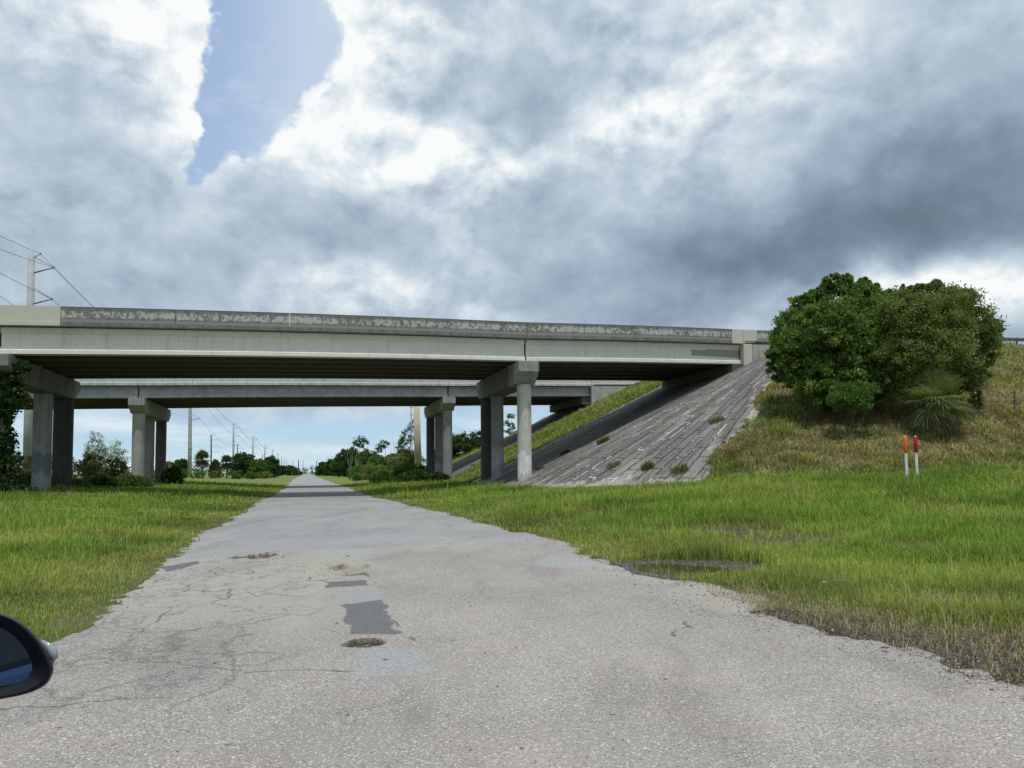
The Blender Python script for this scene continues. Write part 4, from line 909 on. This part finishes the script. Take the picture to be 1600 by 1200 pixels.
# far-off wood on the horizon (one mass)
bl = []
for a in np.arange(-44, 44, .55):
    d = 900+120*rng.random(); x = d*math.sin(R(a)); y = d*math.cos(R(a)); hh = 7+5*vnoise(a*.8, 0, 3)+2.5*rng.random()
    if abs(a+14.95) < .5: hh = 7.5; 
    bl.append((x, y, hh*.45, 7, 5, hh*.5, .22))
tag(crown_mesh('distant_wood', None, ecloud(bl, 16, [(.045, .068, .035), (.055, .078, .040)], 1.6, clumps=60, clump=.35)), 'blue green line of far-off woodland along the horizon', 'woodland', kind='stuff')
# ------------------------------------------------------------------ grass
def blades(P, H, Wd, col, lean, name, label, cat):
    n = len(P); az = rng.random(n)*2*math.pi; d = np.stack([np.cos(az), np.sin(az), np.zeros(n)], 1); sd_ = np.stack([-d[:, 1], d[:, 0], d[:, 2]], 1)
    # blades turned mostly at random; three sections
    H = H[:, None]; Wd = Wd[:, None]; L = lean[:, None]
    up = np.array([0, 0, 1.0])
    m = P+up*H*.55*(1-.25*L)+d*H*L*.35; t = P+up*H*(1-.62*L)+d*H*L*.95; P = P-up*.02
    V = np.stack([P-sd_*Wd, P+sd_*Wd, m+sd_*Wd*.75, m-sd_*Wd*.75, t], 1).reshape(-1, 3)
    b = np.arange(n)[:, None]*5; q = b+np.array([[0, 1, 2, 3]]); tr = b+np.array([[3, 2, 4]])
    C = np.repeat(col, 5, 0).reshape(n, 5, 3); C[:, :2] *= .8; C[:, 4] *= 1.12
    return tag(put(name, newmesh(name, V, quads=q, tris=tr, cols=C.reshape(-1, 3)), m_grassM), label, cat, kind='stuff')
def sample(n, d0, d1, a0=-37, a1=37):
    d = np.exp(rng.random(n)*(math.log(d1)-math.log(d0))+math.log(d0)); a = R(a0)+rng.random(n)*R(a1-a0)
    return d*np.sin(a), d*np.cos(a), d
def build_grass():
    x, y, d = sample(950000, 4.0, 95)
    # clumping
    jx = (fbm(x*3, y*3, 2, 91)-.5)*.25; x = x+jx
    z = ground_z(x, y); ri = road_in(x, y); dd, s, q, sp = emb_dd(x, y); pv = pav_mask(x, y); fp = far_pav(x, y)
    hill = emb_z(x, y)-flat_z(x, y)
    mud = mud_mask(x, y); pud = puddle(x, y)
    cov = fbm(x*.9, y*.9, 4, 21); big = fbm(x*.16, y*.16, 3, 22)
    dens = sst(-ri, -.02, .5)*.8+.25*(ri < 0)
    dens = dens*(.25+.75*sst(cov, .22, .46))
    dens = dens*(1-.85*sst(mud, .10, .55))*(1-.98*sst(pud, -.35, -.08))
    bare = sst(-ri, 1.7, .3)*(lateral(x, y) > 0)*sst(y, 12, 9); dens = dens*(1-.93*bare*sst(fbm(x*1.4, y*1.4, 3, 52), .62, .45))
    onp = ((hill > -.05) & (pv > 0)) | ((hill > -.05) & (fp > 0))
    onhill = (hill > -.25) & ~onp & (q < 0)
    edge = sst(-ri, 2.2, .2)
    keep = (rng.random(len(x)) < dens) & ~onp & ~onhill & (ri < .06+.22*(fbm(x*2.5, y*2.5, 2, 53) > .56))
    under = (q > .5) & (q < 11) & (sp < 1)
    keep &= ~(under & (rng.random(len(x)) < .4))
    x, y, z, d, cov, big, edge, ri, q, mud = [a[keep] for a in (x, y, z, d, cov, big, edge, ri, q, mud)]
    n = len(x); print('grass', n)
    h = (.10+.20*sst(big, .3, .7)+.14*rng.random(n)+.10*sst(cov, .45, .7))*(1-.60*edge)*np.where(rng.random(n) < .06, 1.75, 1)
    lat = lateral(x, y); h = h*np.where(lat < 0, .80, 1.0)*(1-.35*sst(mud, .1, .4))
    wd = np.maximum(.0032, .00036*d)*(.7+.6*rng.random(n))
    lush = np.array([.200, .310, .042]); yel = np.array([.350, .395, .092]); dryc = np.array([.32, .275, .145]); dk = np.array([.078, .150, .022])
    t = np.clip(sst(fbm(x*.5, y*.5, 3, 23), .42, .68)*.8+.35*edge+.25*(rng.random(n)-.5), 0, 1)[:, None]
    col = lush*(1-t)+yel*t
    t2 = sst(fbm(x*.33+9, y*.33, 3, 24), .5, .72)[:, None]*.7; col = col*(1-t2)+dk*t2
    dr = (rng.random(n) < .07+.30*edge*sst(cov, .3, .6)+.30*sst(mud, .0, .3))[:, None]; col = np.where(dr, dryc, col)
    col = col*(.75+.5*rng.random((n, 1)))
    col = col*(.72+.56*fbm(x*.8, y*.8, 3, 88))[:, None]
    lean = np.clip(.15+.75*rng.random(n), 0, 1)
    blades(np.stack([x, y, z], 1), h, wd, col, lean, 'grass', 'green grass of the verges and fields on both sides of the road', 'grass')
    # dry tangled growth on the embankment face + strip between the bridges
    x, y, d = sample(520000, 22, 95, -6, 37)
    z = ground_z(x, y); dd, s, q, sp = emb_dd(x, y); pv = pav_mask(x, y); fp = far_pav(x, y); hill = emb_z(x, y)-flat_z(x, y)
    cov = fbm(x*.8, y*.8, 4, 33); big = fbm(x*.22, y*.22, 3, 34)
    ok = (hill > -.35) & ((pv < .05+.9*(cov-.4)) | (q > 13.4)) & ~(fp > 0) & (rng.random(len(x)) < .35+.65*sst(cov, .3, .5)) & ~((q > -.6) & (q < 13.4) & (sp > PL_S)) & (~((q >= 26) & (sp < PL_S)))
    x, y, z, d, q, cov, big, hill, pv = [a[ok] for a in (x, y, z, d, q, cov, big, hill, pv)]; n = len(x); print('weeds', n)
    strip = q > 5
    tan = np.array([.43, .37, .225]); ol = np.array([.29, .31, .105]); gr = np.array([.15, .225, .045]); rust = np.array([.27, .17, .10])
    w = sst(big, .40, .56)*(q < 5); g2 = fbm(x*.5, y*.5, 3, 37)
    pr = rng.random(n); tanp = np.where(strip, .25, .56-.60*w*sst(g2, .35, .6)-.25*sst(1.2-hill, 0, .8)+.2*sst(.6, pv, 0))
    tanp = np.where(~strip & (hill > 5.5), .45, tanp)
    col = np.where((pr < tanp)[:, None], np.where((rng.random(n) < .12)[:, None], rust, tan), np.where((rng.random(n) < .45)[:, None], ol, gr))
    col = col*(.65+.7*rng.random((n, 1)))
    tus = fbm(x*1.3, y*1.3, 3, 89); col = col*(.55+.9*tus)[:, None]
    h = (.14+.30*rng.random(n)+.25*sst(cov, .5, .75)+.30*sst(tus, .5, .75))*np.where(pr < tanp, 1.1, .9); wd = np.maximum(.006, .00036*d)*(.7+.6*rng.random(n))
    lean = np.clip(np.where(pr < tanp, .72+.3*rng.random(n), .25+.7*rng.random(n)), 0, 1.05)
    blades(np.stack([x, y, z], 1), h, wd, col, lean, 'dry_weeds', 'tangled tan and green weeds covering the embankment slope', 'weeds')
build_grass()
# ------------------------------------------------------------------ utility markers
def marker(u, v0, v1, y, capm, label):
    g = gpt(u, y); top = at(u-3, v0, y); Hh = top[2]-g[2]; e = empty('marker_post', g, label, 'marker post', 'utility marker posts')
    m = MB(); k = .68; m.tube([g-[0, 0, .3], g+(top-g)*k], [.047, .047], 20); m.build('post', m_white, e, smooth=False)
    m = MB(); a = g+(top-g)*(k-.035); b = top
    m.tube([a, a+(b-a)*.02, a+(b-a)*.94, a+(b-a)*.985, b], [.058, .064, .064, .052, .02], 20); o = m.build('cap_sleeve', capm, e); o['label'] = 'coloured cap sleeve'
    o.data.polygons.foreach_set('use_smooth', np.ones(len(o.data.polygons), bool)); mm = o.modifiers.new('e', 'EDGE_SPLIT'); mm.split_angle = R(50)
    m = MB(); m.tube([b+[0, 0, -.012], b+[0, 0, .02]], [.040, .034], 16); m.build('lid', m_white, e)
    # small label plate on the sleeve
    c = a+(b-a)*.5+np.array([.02, -.066, 0]); m = MB(); w = .018; h = .09
    m.hexa([c+[-w, -.002, -h], c+[w, -.002, -h], c+[w, .004, -h], c+[-w, .004, -h], c+[-w, -.002, h], c+[w, -.002, h], c+[w, .004, h], c+[-w, .004, h]])
    m.build('label_strip', capm, e)
marker(1417, 682, 737, 27, m_orange, 'white marker post with an orange cap standing in the grass')
marker(1433, 682, 737, 27, m_red, 'white marker post with a dark red cap standing in the grass')
# ------------------------------------------------------------------ power line
def pole(name, base, top, r0, r1, label, cat, arms, mt, group=None, n=14):
    """arms: (height fraction, length, rise); braced pairs like the photograph's"""
    base = np.array(base, float); top = np.array(top, float); e = empty(name, base, label, cat, group)
    m = MB(); m.tube([base-[0, 0, .5]]+[base+(top-base)*f for f in (.33, .66, 1)], [r0, r0*.67+r1*.33, r0*.33+r1*.67, r1], n); m.build('shaft', mt, e, smooth=True)
    tips = []
    for hz, dx, rise, ar in arms:
        a = base+(top-base)*((hz-base[2])/(top[2]-base[2])); sgn = 1 if dx > 0 else -1; b = a+np.array([dx, .26*dx*0, rise])
        m = MB(); m.tube([a+[sgn*r1*.8, 0, 0], b], [ar, ar*.6], 6); o = m.build('cross_arm', m_metal, e)
        if ar > .05:
            m = MB()
            m.tube([a+[sgn*r1*.8, 0, 1.75], b+[-.15*sgn, 0, .12]], [ar*.55, ar*.55], 6)
            m.build('insulator_strut', m_metal, e)
        m = MB(); m.tube([b+[0, 0, .12], b-[0, 0, .12]], [ar*.9, ar*.9], 6); m.build('wire_clamp', m_metal, e); tips.append(b)
    return e, tips
PG = 'tall steel power poles in a line left of the road'
line = [(43.5, 49, 398, 82, .49, .33, 'tall pale power pole rising above the bridge at the left, with braced arms'), (296.5, 297, 612, 193, .52, .36, 'thick pale power pole beside the taller fan palm'),
        (364.5, 365, 662, 307, .45, .32, 'power pole with three arms over the dark trees, tallest in the far row'), (395, 395, 682, 400, .45, .32, 'third-nearest far power pole in the row'), (413.5, 413.5, 696, 500, .45, .32, 'fourth far power pole, above the ragged dark tree')]
for i, (u, v, lab) in enumerate([(425.5, 702, 'fifth far power pole of the dwindling row'), (433.5, 708, 'sixth far power pole of the dwindling row'), (440, 712, 'seventh far power pole of the dwindling row'), (444.5, 715, 'eighth far power pole of the dwindling row'), (448, 718, 'ninth far power pole of the dwindling row')]):
    line.append((u, u, v, 610+115*i, .45, .34, lab))
prev = None; wires = []
for i, (ub, ut, vt, y, r0, r1, lab) in enumerate(line):
    g = gpt(ub, y); t = at(ut, vt, y)
    if i == 1: t[2] = g[2]+25.5
    t = np.array([t[0], y, t[2]]); kk = 1.0
    arms = [(t[2]-2.0, 2.45, .55, .085), (t[2]-5.4, 2.3, .5, .085), (t[2]-8.8, 2.3, .5, .085), (t[2]-.35, 1.0, .45, .05)] if i != 1 else [(t[2]-2, 2.4, .5, .085), (t[2]-5.4, 2.4, .5, .085), (at(297, 657, y)[2], 2.4, .5, .085), (t[2]-.35, 1.0, .45, .05)]
    e, tips = pole('power_pole', g, t, r0, r1, lab, 'utility pole', arms, m_pole_c, PG)
    if i == 1:
        m = MB(); zb = at(297, 702, y); m.tube([zb-[0, 0, .12], zb+[0, 0, .12]], [r0*.93, r0*.93], 14); m.build('steel_band', m_metal, e)
    wires.append(tips)
def catenary(a, b, sag, n=24): return [a*(1-f)+b*f-np.array([0, 0, 4*sag*f*(1-f)]) for f in np.linspace(0, 1, n)]
def wire(a, b, sag, r, label, group):
    m = MB(); m.tube(catenary(np.array(a, float), np.array(b, float), sag), r, 5, False); o = m.build('overhead_wire', m_wire, None, origin=a); tag(o, label, 'wire', group)
WG = 'overhead power wires'
nm = ['top conductor', 'middle conductor', 'bottom conductor', 'thin ground wire']
for j, (uo, vo) in enumerate([(0, 378), (0, 415), (0, 451), (0, 357)]):
    tip = wires[0][j]; e0 = at(uo, vo, 62); d = e0-tip; k = (82+25)/ (82-62); far_end = tip+d*k; wire(tip, far_end, 1.0, .022, f'{nm[j]} of the power line from the tall left pole off the left edge', WG)
for i in range(len(wires)-1):
    for j in range(4):
        sp_ = ['from the tall left pole down to the thick pale pole', 'from the thick pale pole to the tallest far pole', 'between the tallest far pole and the third-nearest', 'between the third-nearest far pole and the fourth', 'between the fourth far pole and the fifth', 'between the fifth far pole and the sixth', 'between the sixth far pole and the seventh', 'between the seventh far pole and the eighth', 'between the eighth far pole and the ninth'][i]
        if i < 4: wire(wires[i][j], wires[i+1][j], 2.4, .022 if i == 0 else .03 if i == 1 else .035, f'{nm[j]} {sp_}', WG)
P2 = 'dark wooden poles left of the road'
w2 = []
for (u, vt, y, lab) in [(330, 679, 235, 'dark wooden pole with three arms between the two fan palms'), (371, 695, 330, 'shorter dark pole just right of the tallest far power pole'), (410, 710, 450, 'small dark pole above the round mid green tree')]:
    g = gpt(u, y); t = at(u, vt, y); e, tp = pole('wooden_pole', g, t, .24, .2, lab, 'utility pole', [(t[2]-.3, 1.0, .2, .045), (t[2]-1.7, 1.9, .15, .05), (t[2]-3.6, 1.9, .15, .05), (t[2]-5.4, 1.9, .15, .05)], m_pole_w, P2, 10); w2.append(tp)
for j in range(1, 4): wire(w2[0][j], w2[1][j], .9, .02, f'{["", "upper", "middle", "lower"][j]} wire between the dark wooden pole and the shorter dark pole', 'thin wires on the dark poles')
P3 = 'small poles around the road end'
for (u, vt, y, r, mt, lab) in [(466.5, 719, 330, .26, m_pole_w, 'thicker dark pole beside the road end'), (457.5, 720, 520, .2, m_pole_w, 'slim pole left of the thicker dark pole'), (473.5, 720, 600, .22, m_pole_w, 'slim pole right of the thicker dark pole'), (487.5, 727, 700, .22, m_pole_w, 'faint pole above the road end'), (494.5, 720, 350, .2, m_pole_w, 'brown pole at the right side of the road end')]:
    g = gpt(u, y); pole('small_pole', g, at(u, vt, y), r, r*.8, lab, 'utility pole', [(at(u, vt+1.5, y)[2], .9, .1, .04)], mt, P3, 8)
# tan pole beyond the far overpass
m_tanpole = M_simple('tan_concrete_pole', (.56, .50, .36), .8, .3, 0, .15, 1.2)
g = gpt(654, 96); e = empty('tan_pole', g, 'tan concrete pole with a ladder pipe beyond the far pier, right of the road', 'utility pole')
m = MB(); m.tube([g-[0, 0, .4], (g[0]-.3, 96, g[2]+11)], [.46, .38], 18); m.build('shaft', m_tanpole, e, smooth=True)
m = MB(); m.tube([g+[-.78, -.1, 3.2], (g[0]-.98, 95.9, g[2]+11)], [.06, .06], 8); m.build('riser_pipe', m_pole_c, e)
m = MB()
for i in range(8): z = g[2]+3.6+i*.9; x0 = g[0]-.3*(z-g[2])/11; m.tube([(x0-.35, 95.95, z), (x0-.85, 95.9, z)], [.05, .05], 6)
m.build('rungs', m_metal, e)
# ------------------------------------------------------------------ guardrail and fence on the embankment
e = empty('guardrail', W(38, -.6, float(emb_z(*[np.array([v]) for v in W(38, .6, 0)[:2]])[0])), 'weathered dark guardrail along the top of the embankment at the right', 'guardrail')
def top_z(s, q): x, y, _ = W(s, q, 0); return float(ground_z(np.array([x]), np.array([y]))[0])
S = np.linspace(AB1+15, 62, 24); prof = [(0, -.15), (-.045, -.10), (-.045, -.04), (0, 0), (-.045, .04), (-.045, .10), (0, .15), (.012, .15), (-.03, .1), (-.03, .045), (.012, 0), (-.03, -.045), (-.03, -.1), (.012, -.15)]
V = [W(s, -.7+pq, top_z(s, -.7)+.62+pz) for s in S for pq, pz in prof]; k = len(prof)
Fs = [(i*k+j, i*k+(j+1) % k, (i+1)*k+(j+1) % k, (i+1)*k+j) for i in range(len(S)-1) for j in range(k)]
put('rail', newmesh('rail', V, faces=Fs), m_metal, e)
for s in np.arange(AB1+16, 62, 1.9):
    z = top_z(s, -.55); m = MB(); m.tube([W(s, -.57, z-.4), W(s, -.57, z+.80)], [.08, .08], 8); m.build('post', m_postw, e)
fp = [hit(1592, 646, 25), hit(1545, 652, 25)]; fy = fp[0][1]
e = empty('wire_fence', fp[0], 'wooden post and wire fence at the right edge below the highway', 'fence'); tops = []
for u in (1592, 1680, 1535):
    g = gpt(u, fy+(1592-u)*.012); m = MB(); h = 1.28; lean = .05
    m.tube([g-[0, 0, .4], g+[-.02, 0, h*.5], g+[-lean, 0, h]], [.085, .08, .07], 10); m.build('post', m_postw, e); tops.append(g)
for f in (.35, .62, .85, 1.0):
    m = MB(); h = 1.2*f; a, b, c = tops[2]+[-.04, -.08, h], tops[0]+[-.04, -.08, h], tops[1]+[-.04, -.08, h]
    m.tube(catenary(a, b, .03, 6)+catenary(b, c, .03, 6)[1:], .009, 5, False); m.build('fence_wire', m_metal, e)
# ------------------------------------------------------------------ vehicles far down the road
m_carw = M_simple('white_car_paint', (.75, .76, .78), .3, .5, 0, .05); m_tyre = M_simple('tyre_rubber', (.02, .02, .02), .8, .2); m_glassd = M_simple('dark_window_glass', (.02, .025, .03), .1, .6)
def car(u, y, label, hx):
    g = gpt(u, y) if u < 470 else np.array([at(u, 740, y)[0], y, 0.0]); e = empty('white_van', g, label, 'van', 'white vehicles in the far distance')
    def bx(x0, x1, y0, y1, z0, z1, tp=0):
        m = MB(); T2_ = lambda X, Y, Z: (g[0]+X*math.cos(hx)-Y*math.sin(hx), g[1]+X*math.sin(hx)+Y*math.cos(hx), g[2]+Z)
        m.hexa([T2_(x0, y0, z0), T2_(x1, y0, z0), T2_(x1, y1, z0), T2_(x0, y1, z0), T2_(x0+tp, y0+tp, z1), T2_(x1-tp, y0+tp, z1), T2_(x1-tp, y1-tp*2, z1), T2_(x0+tp, y1-tp*2, z1)]); return m
    bevel(bx(-1, 1, -2.4, 2.4, .35, 1.15).build('body', m_carw, e), .12); bevel(bx(-.95, .95, -2.3, 1.4, 1.145, 2.1, .15).build('cabin', m_carw, e), .1)
    bx(-.75, .75, -2.26, -2.19, 1.3, 1.85).build('rear_window', m_glassd, e)
    for sx in (-.85, .85):
        for sy in (-1.5, 1.5):
            a = Vector((sx-.12, sy, .36)); b = Vector((sx+.12, sy, .36)); rot = Matrix.Rotation(hx, 3, 'Z'); m = MB(); m.tube([np.array(rot@a)+g, np.array(rot@b)+g], [.36, .36], 14); m.build('wheel', m_tyre, e)
car(482.8, 620, 'tiny white vehicle on the road where it meets the horizon', R(15))
car(455, 560, 'tiny white vehicle at the edge of the left field near the road end', R(80))
# ------------------------------------------------------------------ car wing mirror in the foreground
m_black = M_simple('textured_black_plastic', (.010, .011, .013), .42, .4, 0, .1, 60); m_blue = M_simple('dark_glossy_housing', (.010, .013, .018), .28, .4, 0, .05)
m_glassm, T = mat('mirror_glass'); out(T, bsdf(T, (.42, .50, .62), .02, .5, metal=1.0)); m_lens, T = mat('clear_lens'); out(T, bsdf(T, (.30, .33, .35), .12, .6))
MY = 1.15
m_paint = M_simple('dark_blue_car_paint', (.030, .070, .150), .12, .6, 0, .04)
CH = R(38.5); cf = np.array([-math.sin(CH), math.cos(CH), 0]); cl = np.array([-math.cos(CH), -math.sin(CH), 0]); c0 = np.array([-1.16, 1.12, 0])  # c0: side of the car at the mirror
def CP(a, b, z): p = c0+cf*a+cl*b; return np.array([p[0], p[1], z])   # a forward, b towards the far side
e = empty('parked_car', CP(-1.2, .9, 0), 'dark blue car at the lower left corner, only its black wing mirror in view', 'car')
def shell(name, secs, mt, smooth=True):
    """secs: list of (a, [(b, z), ...]) cross sections"""
    k = len(secs[0][1]); V = [CP(a, b, z) for a, pr in secs for b, z in pr]
    Fs = [(i*k+j, i*k+(j+1) % k, (i+1)*k+(j+1) % k, (i+1)*k+j) for i in range(len(secs)-1) for j in range(k)]+[tuple(range(k))[::-1], tuple((len(secs)-1)*k+j for j in range(k))]
    o = put(name, newmesh(name, V, faces=Fs), mt, e); bevel(o, .05, 3); return o
def lower(zt, zb=.28, ins=0): return [(ins+.03, zb), (ins-.0, .55), (ins+.01, .82), (ins+.07, zt), (1.78-ins, zt), (1.84-ins, .82), (1.85-ins, .55), (1.82-ins, zb)]
shell('body', [(-3.35, lower(1.00, .45, .10)), (-3.1, lower(1.06, .34, .03)), (-2.2, lower(1.08)), (.1, lower(1.06)), (.9, lower(.98)), (1.35, lower(.86, .32, .06)), (1.55, lower(.72, .42, .18))], m_paint)
def cab(zt, ins, zb=1.05): return [(.08, zb), (ins, zt), (1.84-ins, zt), (1.76, zb)]
shell('cabin_glass', [(-3.0, cab(1.15, .14)), (-2.6, cab(1.60, .22)), (-1.0, cab(1.66, .22)), (-.35, cab(1.55, .22)), (.35, cab(1.10, .12))], m_glassd)
shell('roof', [(-2.75, [(.22, 1.585), (.26, 1.63), (1.58, 1.63), (1.62, 1.585)]), (-2.2, [(.20, 1.64), (.26, 1.70), (1.58, 1.70), (1.64, 1.64)]), (-1.0, [(.20, 1.655), (.26, 1.715), (1.58, 1.715), (1.64, 1.655)]), (-.42, [(.21, 1.565), (.26, 1.615), (1.58, 1.615), (1.63, 1.565)])], m_paint)
for a in (-2.45, .72):
    for b, sg in ((-.01, 1), (1.86, -1)):
        m = MB(); m.tube([CP(a, b, .34), CP(a, b+.2*sg, .34)], [.33, .33], 28); w = m.build('wheel', m_tyre, e)
        m = MB(); m.tube([CP(a, b-.004*sg, .34), CP(a, b+.05*sg, .34)], [.2, .2], 20); m.build('rim', m_metal, w)
me_ = bpy.data.objects.new('wing_mirror', None); COL.objects.link(me_); me_.parent = e; ROOTLOC[me_.name] = ROOTLOC[e.name]; me_['label'] = 'black wing mirror with a small clear lamp on its edge'
px = MY/1200; AX = ray(30, 1030)/np.linalg.norm(ray(30, 1030))
OUT = [(84.5, 1048), (80, 1030), (70, 1011), (56, 992), (38, 975), (18, 963), (-4, 957), (-60, 950), (-120, 953), (-170, 980), (-185, 1030), (-170, 1082), (-120, 1108), (-60, 1106), (-2, 1094), (30, 1088), (56, 1080), (75, 1068)]
def ring(scale, dy, cx=-45, cyy=1030, n=90, sh=0):
    P = np.array([(u, v) for u, v in OUT], float); c = np.array([cx, cyy]); P = c+(P-c)*scale+np.array([sh, 0])
    k = len(P); t = np.linspace(0, k, n, endpoint=False); i = t.astype(int); f = (t-i)[:, None]
    p0, p1, p2, p3 = P[(i-1) % k], P[i % k], P[(i+1) % k], P[(i+2) % k]
    Q = .5*((2*p1)+(-p0+p2)*f+(2*p0-5*p1+4*p2-p3)*f**2+(-p0+3*p1-3*p2+p3)*f**3)
    return [at(u, v, MY)+AX*(dy+(u+45)*px*.05) for u, v in Q]
def loft(rings, name, mt, capend=None):
    n = len(rings[0]); V = [p for r_ in rings for p in r_]; Fs = [(i*n+j, i*n+(j+1) % n, (i+1)*n+(j+1) % n, (i+1)*n+j) for i in range(len(rings)-1) for j in range(n)]
    if capend: Fs.append(tuple((len(rings)-1)*n+j for j in range(n)))
    return put(name, newmesh(name, V, faces=Fs, smooth=True), mt, me_)
loft([ring(.74, .022), ring(.78, .012), ring(.90, .0), ring(.955, -.004), ring(.975, -.001), ring(.985, .004)], 'bezel', m_black)
loft([ring(.985, .004), ring(.997, .008), ring(1.0, .014), ring(.995, .026), ring(.975, .044), ring(.93, .065), ring(.83, .088), ring(.66, .107), ring(.4, .12), ring(.1, .126)], 'housing', m_blue, True)
V = ring(.745, .0215); c = np.mean(V, 0); n = len(V); V = [p-AX*(p[2]-c[2])*.07 for p in V]
put('mirror_glass', newmesh('mirror_glass', V+[c], faces=[(i, (i+1) % n, n) for i in range(n)], smooth=False), m_glassm, me_)
m = MB(); m.tube([at(u_, v_, MY)+AX*.03 for u_, v_ in ((66, 1001), (76, 1008), (83, 1017), (86, 1028), (83, 1038))], [.002, .005, .0065, .0055, .002], 14); m.build('indicator_lamp', m_lens, me_, smooth=True)
m = MB(); m.tube([at(-150, 1060, MY)+[0, .06, 0], CP(-.05, -.06, 1.12), CP(-.08, .10, 1.08)], [.045, .04, .05], 14); m.build('arm', m_black, me_, smooth=True)
# fallen stick and scraps in the verge
def stick(u0, v0, u1, v1, r, label, mt=None):
    a, b = hit(u0, v0), hit(u1, v1); m = MB(); pts = [a*(1-f)+b*f+np.array([0, .02*math.sin(f*9), .05+.05*math.sin(f*3)]) for f in np.linspace(0, 1, 7)]
    m.tube(pts, [r*(1-.5*f) for f in np.linspace(0, 1, 7)], 7); o = m.build('fallen_stick', mt or m_deadw, None, origin=a, smooth=True); tag(o, label, 'stick', 'fallen sticks')
stick(1268, 925, 1330, 917, .018, 'pale fallen stick in the grass above the muddy patch'); stick(1205, 889, 1240, 897, .010, 'thin short twig right of the puddle'); stick(925, 878, 962, 887, .014, 'dark curved stick at the asphalt edge left of the puddle', m_postw)
def build_litter():
    x, y, d = sample(90000, 6, 26, -2, 37); ri = road_in(x, y); mud = mud_mask(x, y); pud = puddle(x, y)
    c = ground_at(1330, 945); straw = 1-np.hypot((x-c[0])/1.6, (y-c[1])/1.0)+.8*(fbm(x*1.5, y*1.5, 3, 71)-.5)
    p_ = .55*sst(mud, .05, .4)*(1-sst(pud, -.1, .1))+.5*sst(straw, 0, .5)+.03
    ok = (ri < .05) & (rng.random(len(x)) < p_); x, y, d, straw = x[ok], y[ok], d[ok], straw[ok]; n = len(x); z = ground_z(x, y)
    st = (rng.random(n) < .25+.6*sst(straw, 0, .4))[:, None]; col = np.where(st, [.40, .34, .20], [.10, .075, .045])*(.5+.8*rng.random((n, 1)))
    blades(np.stack([x, y, z], 1), (.03+.07*rng.random(n))*np.where(st[:, 0], 2.2, 1), np.maximum(.003, .0003*d), col, np.clip(.8+.35*rng.random(n), 0, 1.1), 'straw_litter', 'dead straw and litter lying on the muddy patches beside the road', 'litter')
build_litter()
def build_gravel():
    x, y, d = sample(160000, 4.2, 24, -36, 37); ri = road_in(x, y); at_, dip = road_attr(x, y)
    pr = .55*np.exp(-((ri-.05)/.22)**2)*(lateral(x, y) > 0)+.30*np.exp(-((ri-.05)/.15)**2)*(lateral(x, y) < 0)+.8*at_['hole']+.35*sst(at_['sand'], .25, .6)+.005*(ri > 0)
    ok = rng.random(len(x)) < pr*.5; x, y, ri = x[ok], y[ok], ri[ok]; hole = at_['hole'][ok]; dip = dip[ok]; n = len(x)
    z = np.where(ri > .1, -dip, np.maximum(ground_z(x, y), -.04*np.clip(-ri*4, 0, 1))); r_ = (.004+.011*rng.random(n)**2.5)*np.where(rng.random(n) < .04, 1.9, 1)
    o6 = np.array([[1, 0, 0], [0, 1, 0], [-1, 0, 0], [0, -1, 0], [0, 0, 1], [0, 0, -1]], float); V = np.stack([x, y, z+r_*.3], 1)[:, None]+o6[None]*r_[:, None, None]*(.6+.8*rng.random((n, 6, 1)))*np.array([1, 1, .7])
    t = np.array([[0, 1, 4], [1, 2, 4], [2, 3, 4], [3, 0, 4], [1, 0, 5], [2, 1, 5], [3, 2, 5], [0, 3, 5]]); tr = (np.arange(n)[:, None, None]*6+t[None]).reshape(-1, 3)
    g_ = np.array([.32, .30, .275])*(.5+.9*rng.random((n, 1))); C = np.repeat(g_, 6, 0)
    m_, T_ = mat('loose_stone'); out(T_, bsdf(T_, attr(T_, 'Col').outputs['Color'], .85, .25))
    tag(put('gravel', newmesh('gravel', V.reshape(-1, 3), tris=tr, cols=C), m_), 'loose crumbled stones along the road edge and in the potholes', 'gravel', kind='stuff')
build_gravel()
# weed tufts in the paving joints
tg = 'weed tufts in the paving joints'
def tuft(u, v, label, n=320, hgt=.45, rad=.35, green=.6):
    p = hit(u, v, 20); r_ = np.clip(rng.normal(size=(n, 2)), -1.7, 1.7)*min(rad, .55)*.42; n = len(r_); x = p[0]+r_[:, 0]; y = p[1]+r_[:, 1]; z = np.minimum(emb_z(x, y)+.03, p[2]+.6)
    z = np.maximum(z, flat_z(x, y))
    col = np.where((rng.random(n) < green)[:, None], [.075, .115, .022], [.22, .18, .09])*(.7+.6*rng.random((n, 1)))
    o = blades(np.stack([x, y, z], 1), hgt*.75*(.5+.7*rng.random(n)), np.full(n, .012), col, .2+.7*rng.random(n), 'weed_tuft', label, 'weed')
    del o['kind']; o['group'] = tg
for a in [(942, 695, 'bright green tuft in the middle of the paved slope', 320, .7, .5, .85), (883, 712, 'green tuft low on the slope, left of the bright one', 240, .5, .4, .8), (1012, 737, 'tan grass tuft at the lower middle of the slope', 300, .7, .4, .35), (958, 732, 'small brown tuft left of the tan one near the toe', 220, .4, .5, .3), (1120, 662, 'tan weeds in the long joint high on the right of the slope', 420, .35, 1.0, .25), (842, 738, 'green weed right beside the white patched column foot', 240, .5, .35, .8), (1150, 712, 'straw coloured weeds low at the right edge of the slope', 420, .4, .9, .35), (1062, 742, 'brown weeds at the toe near the right end of the slope', 360, .5, .7, .4)]: tuft(*a)
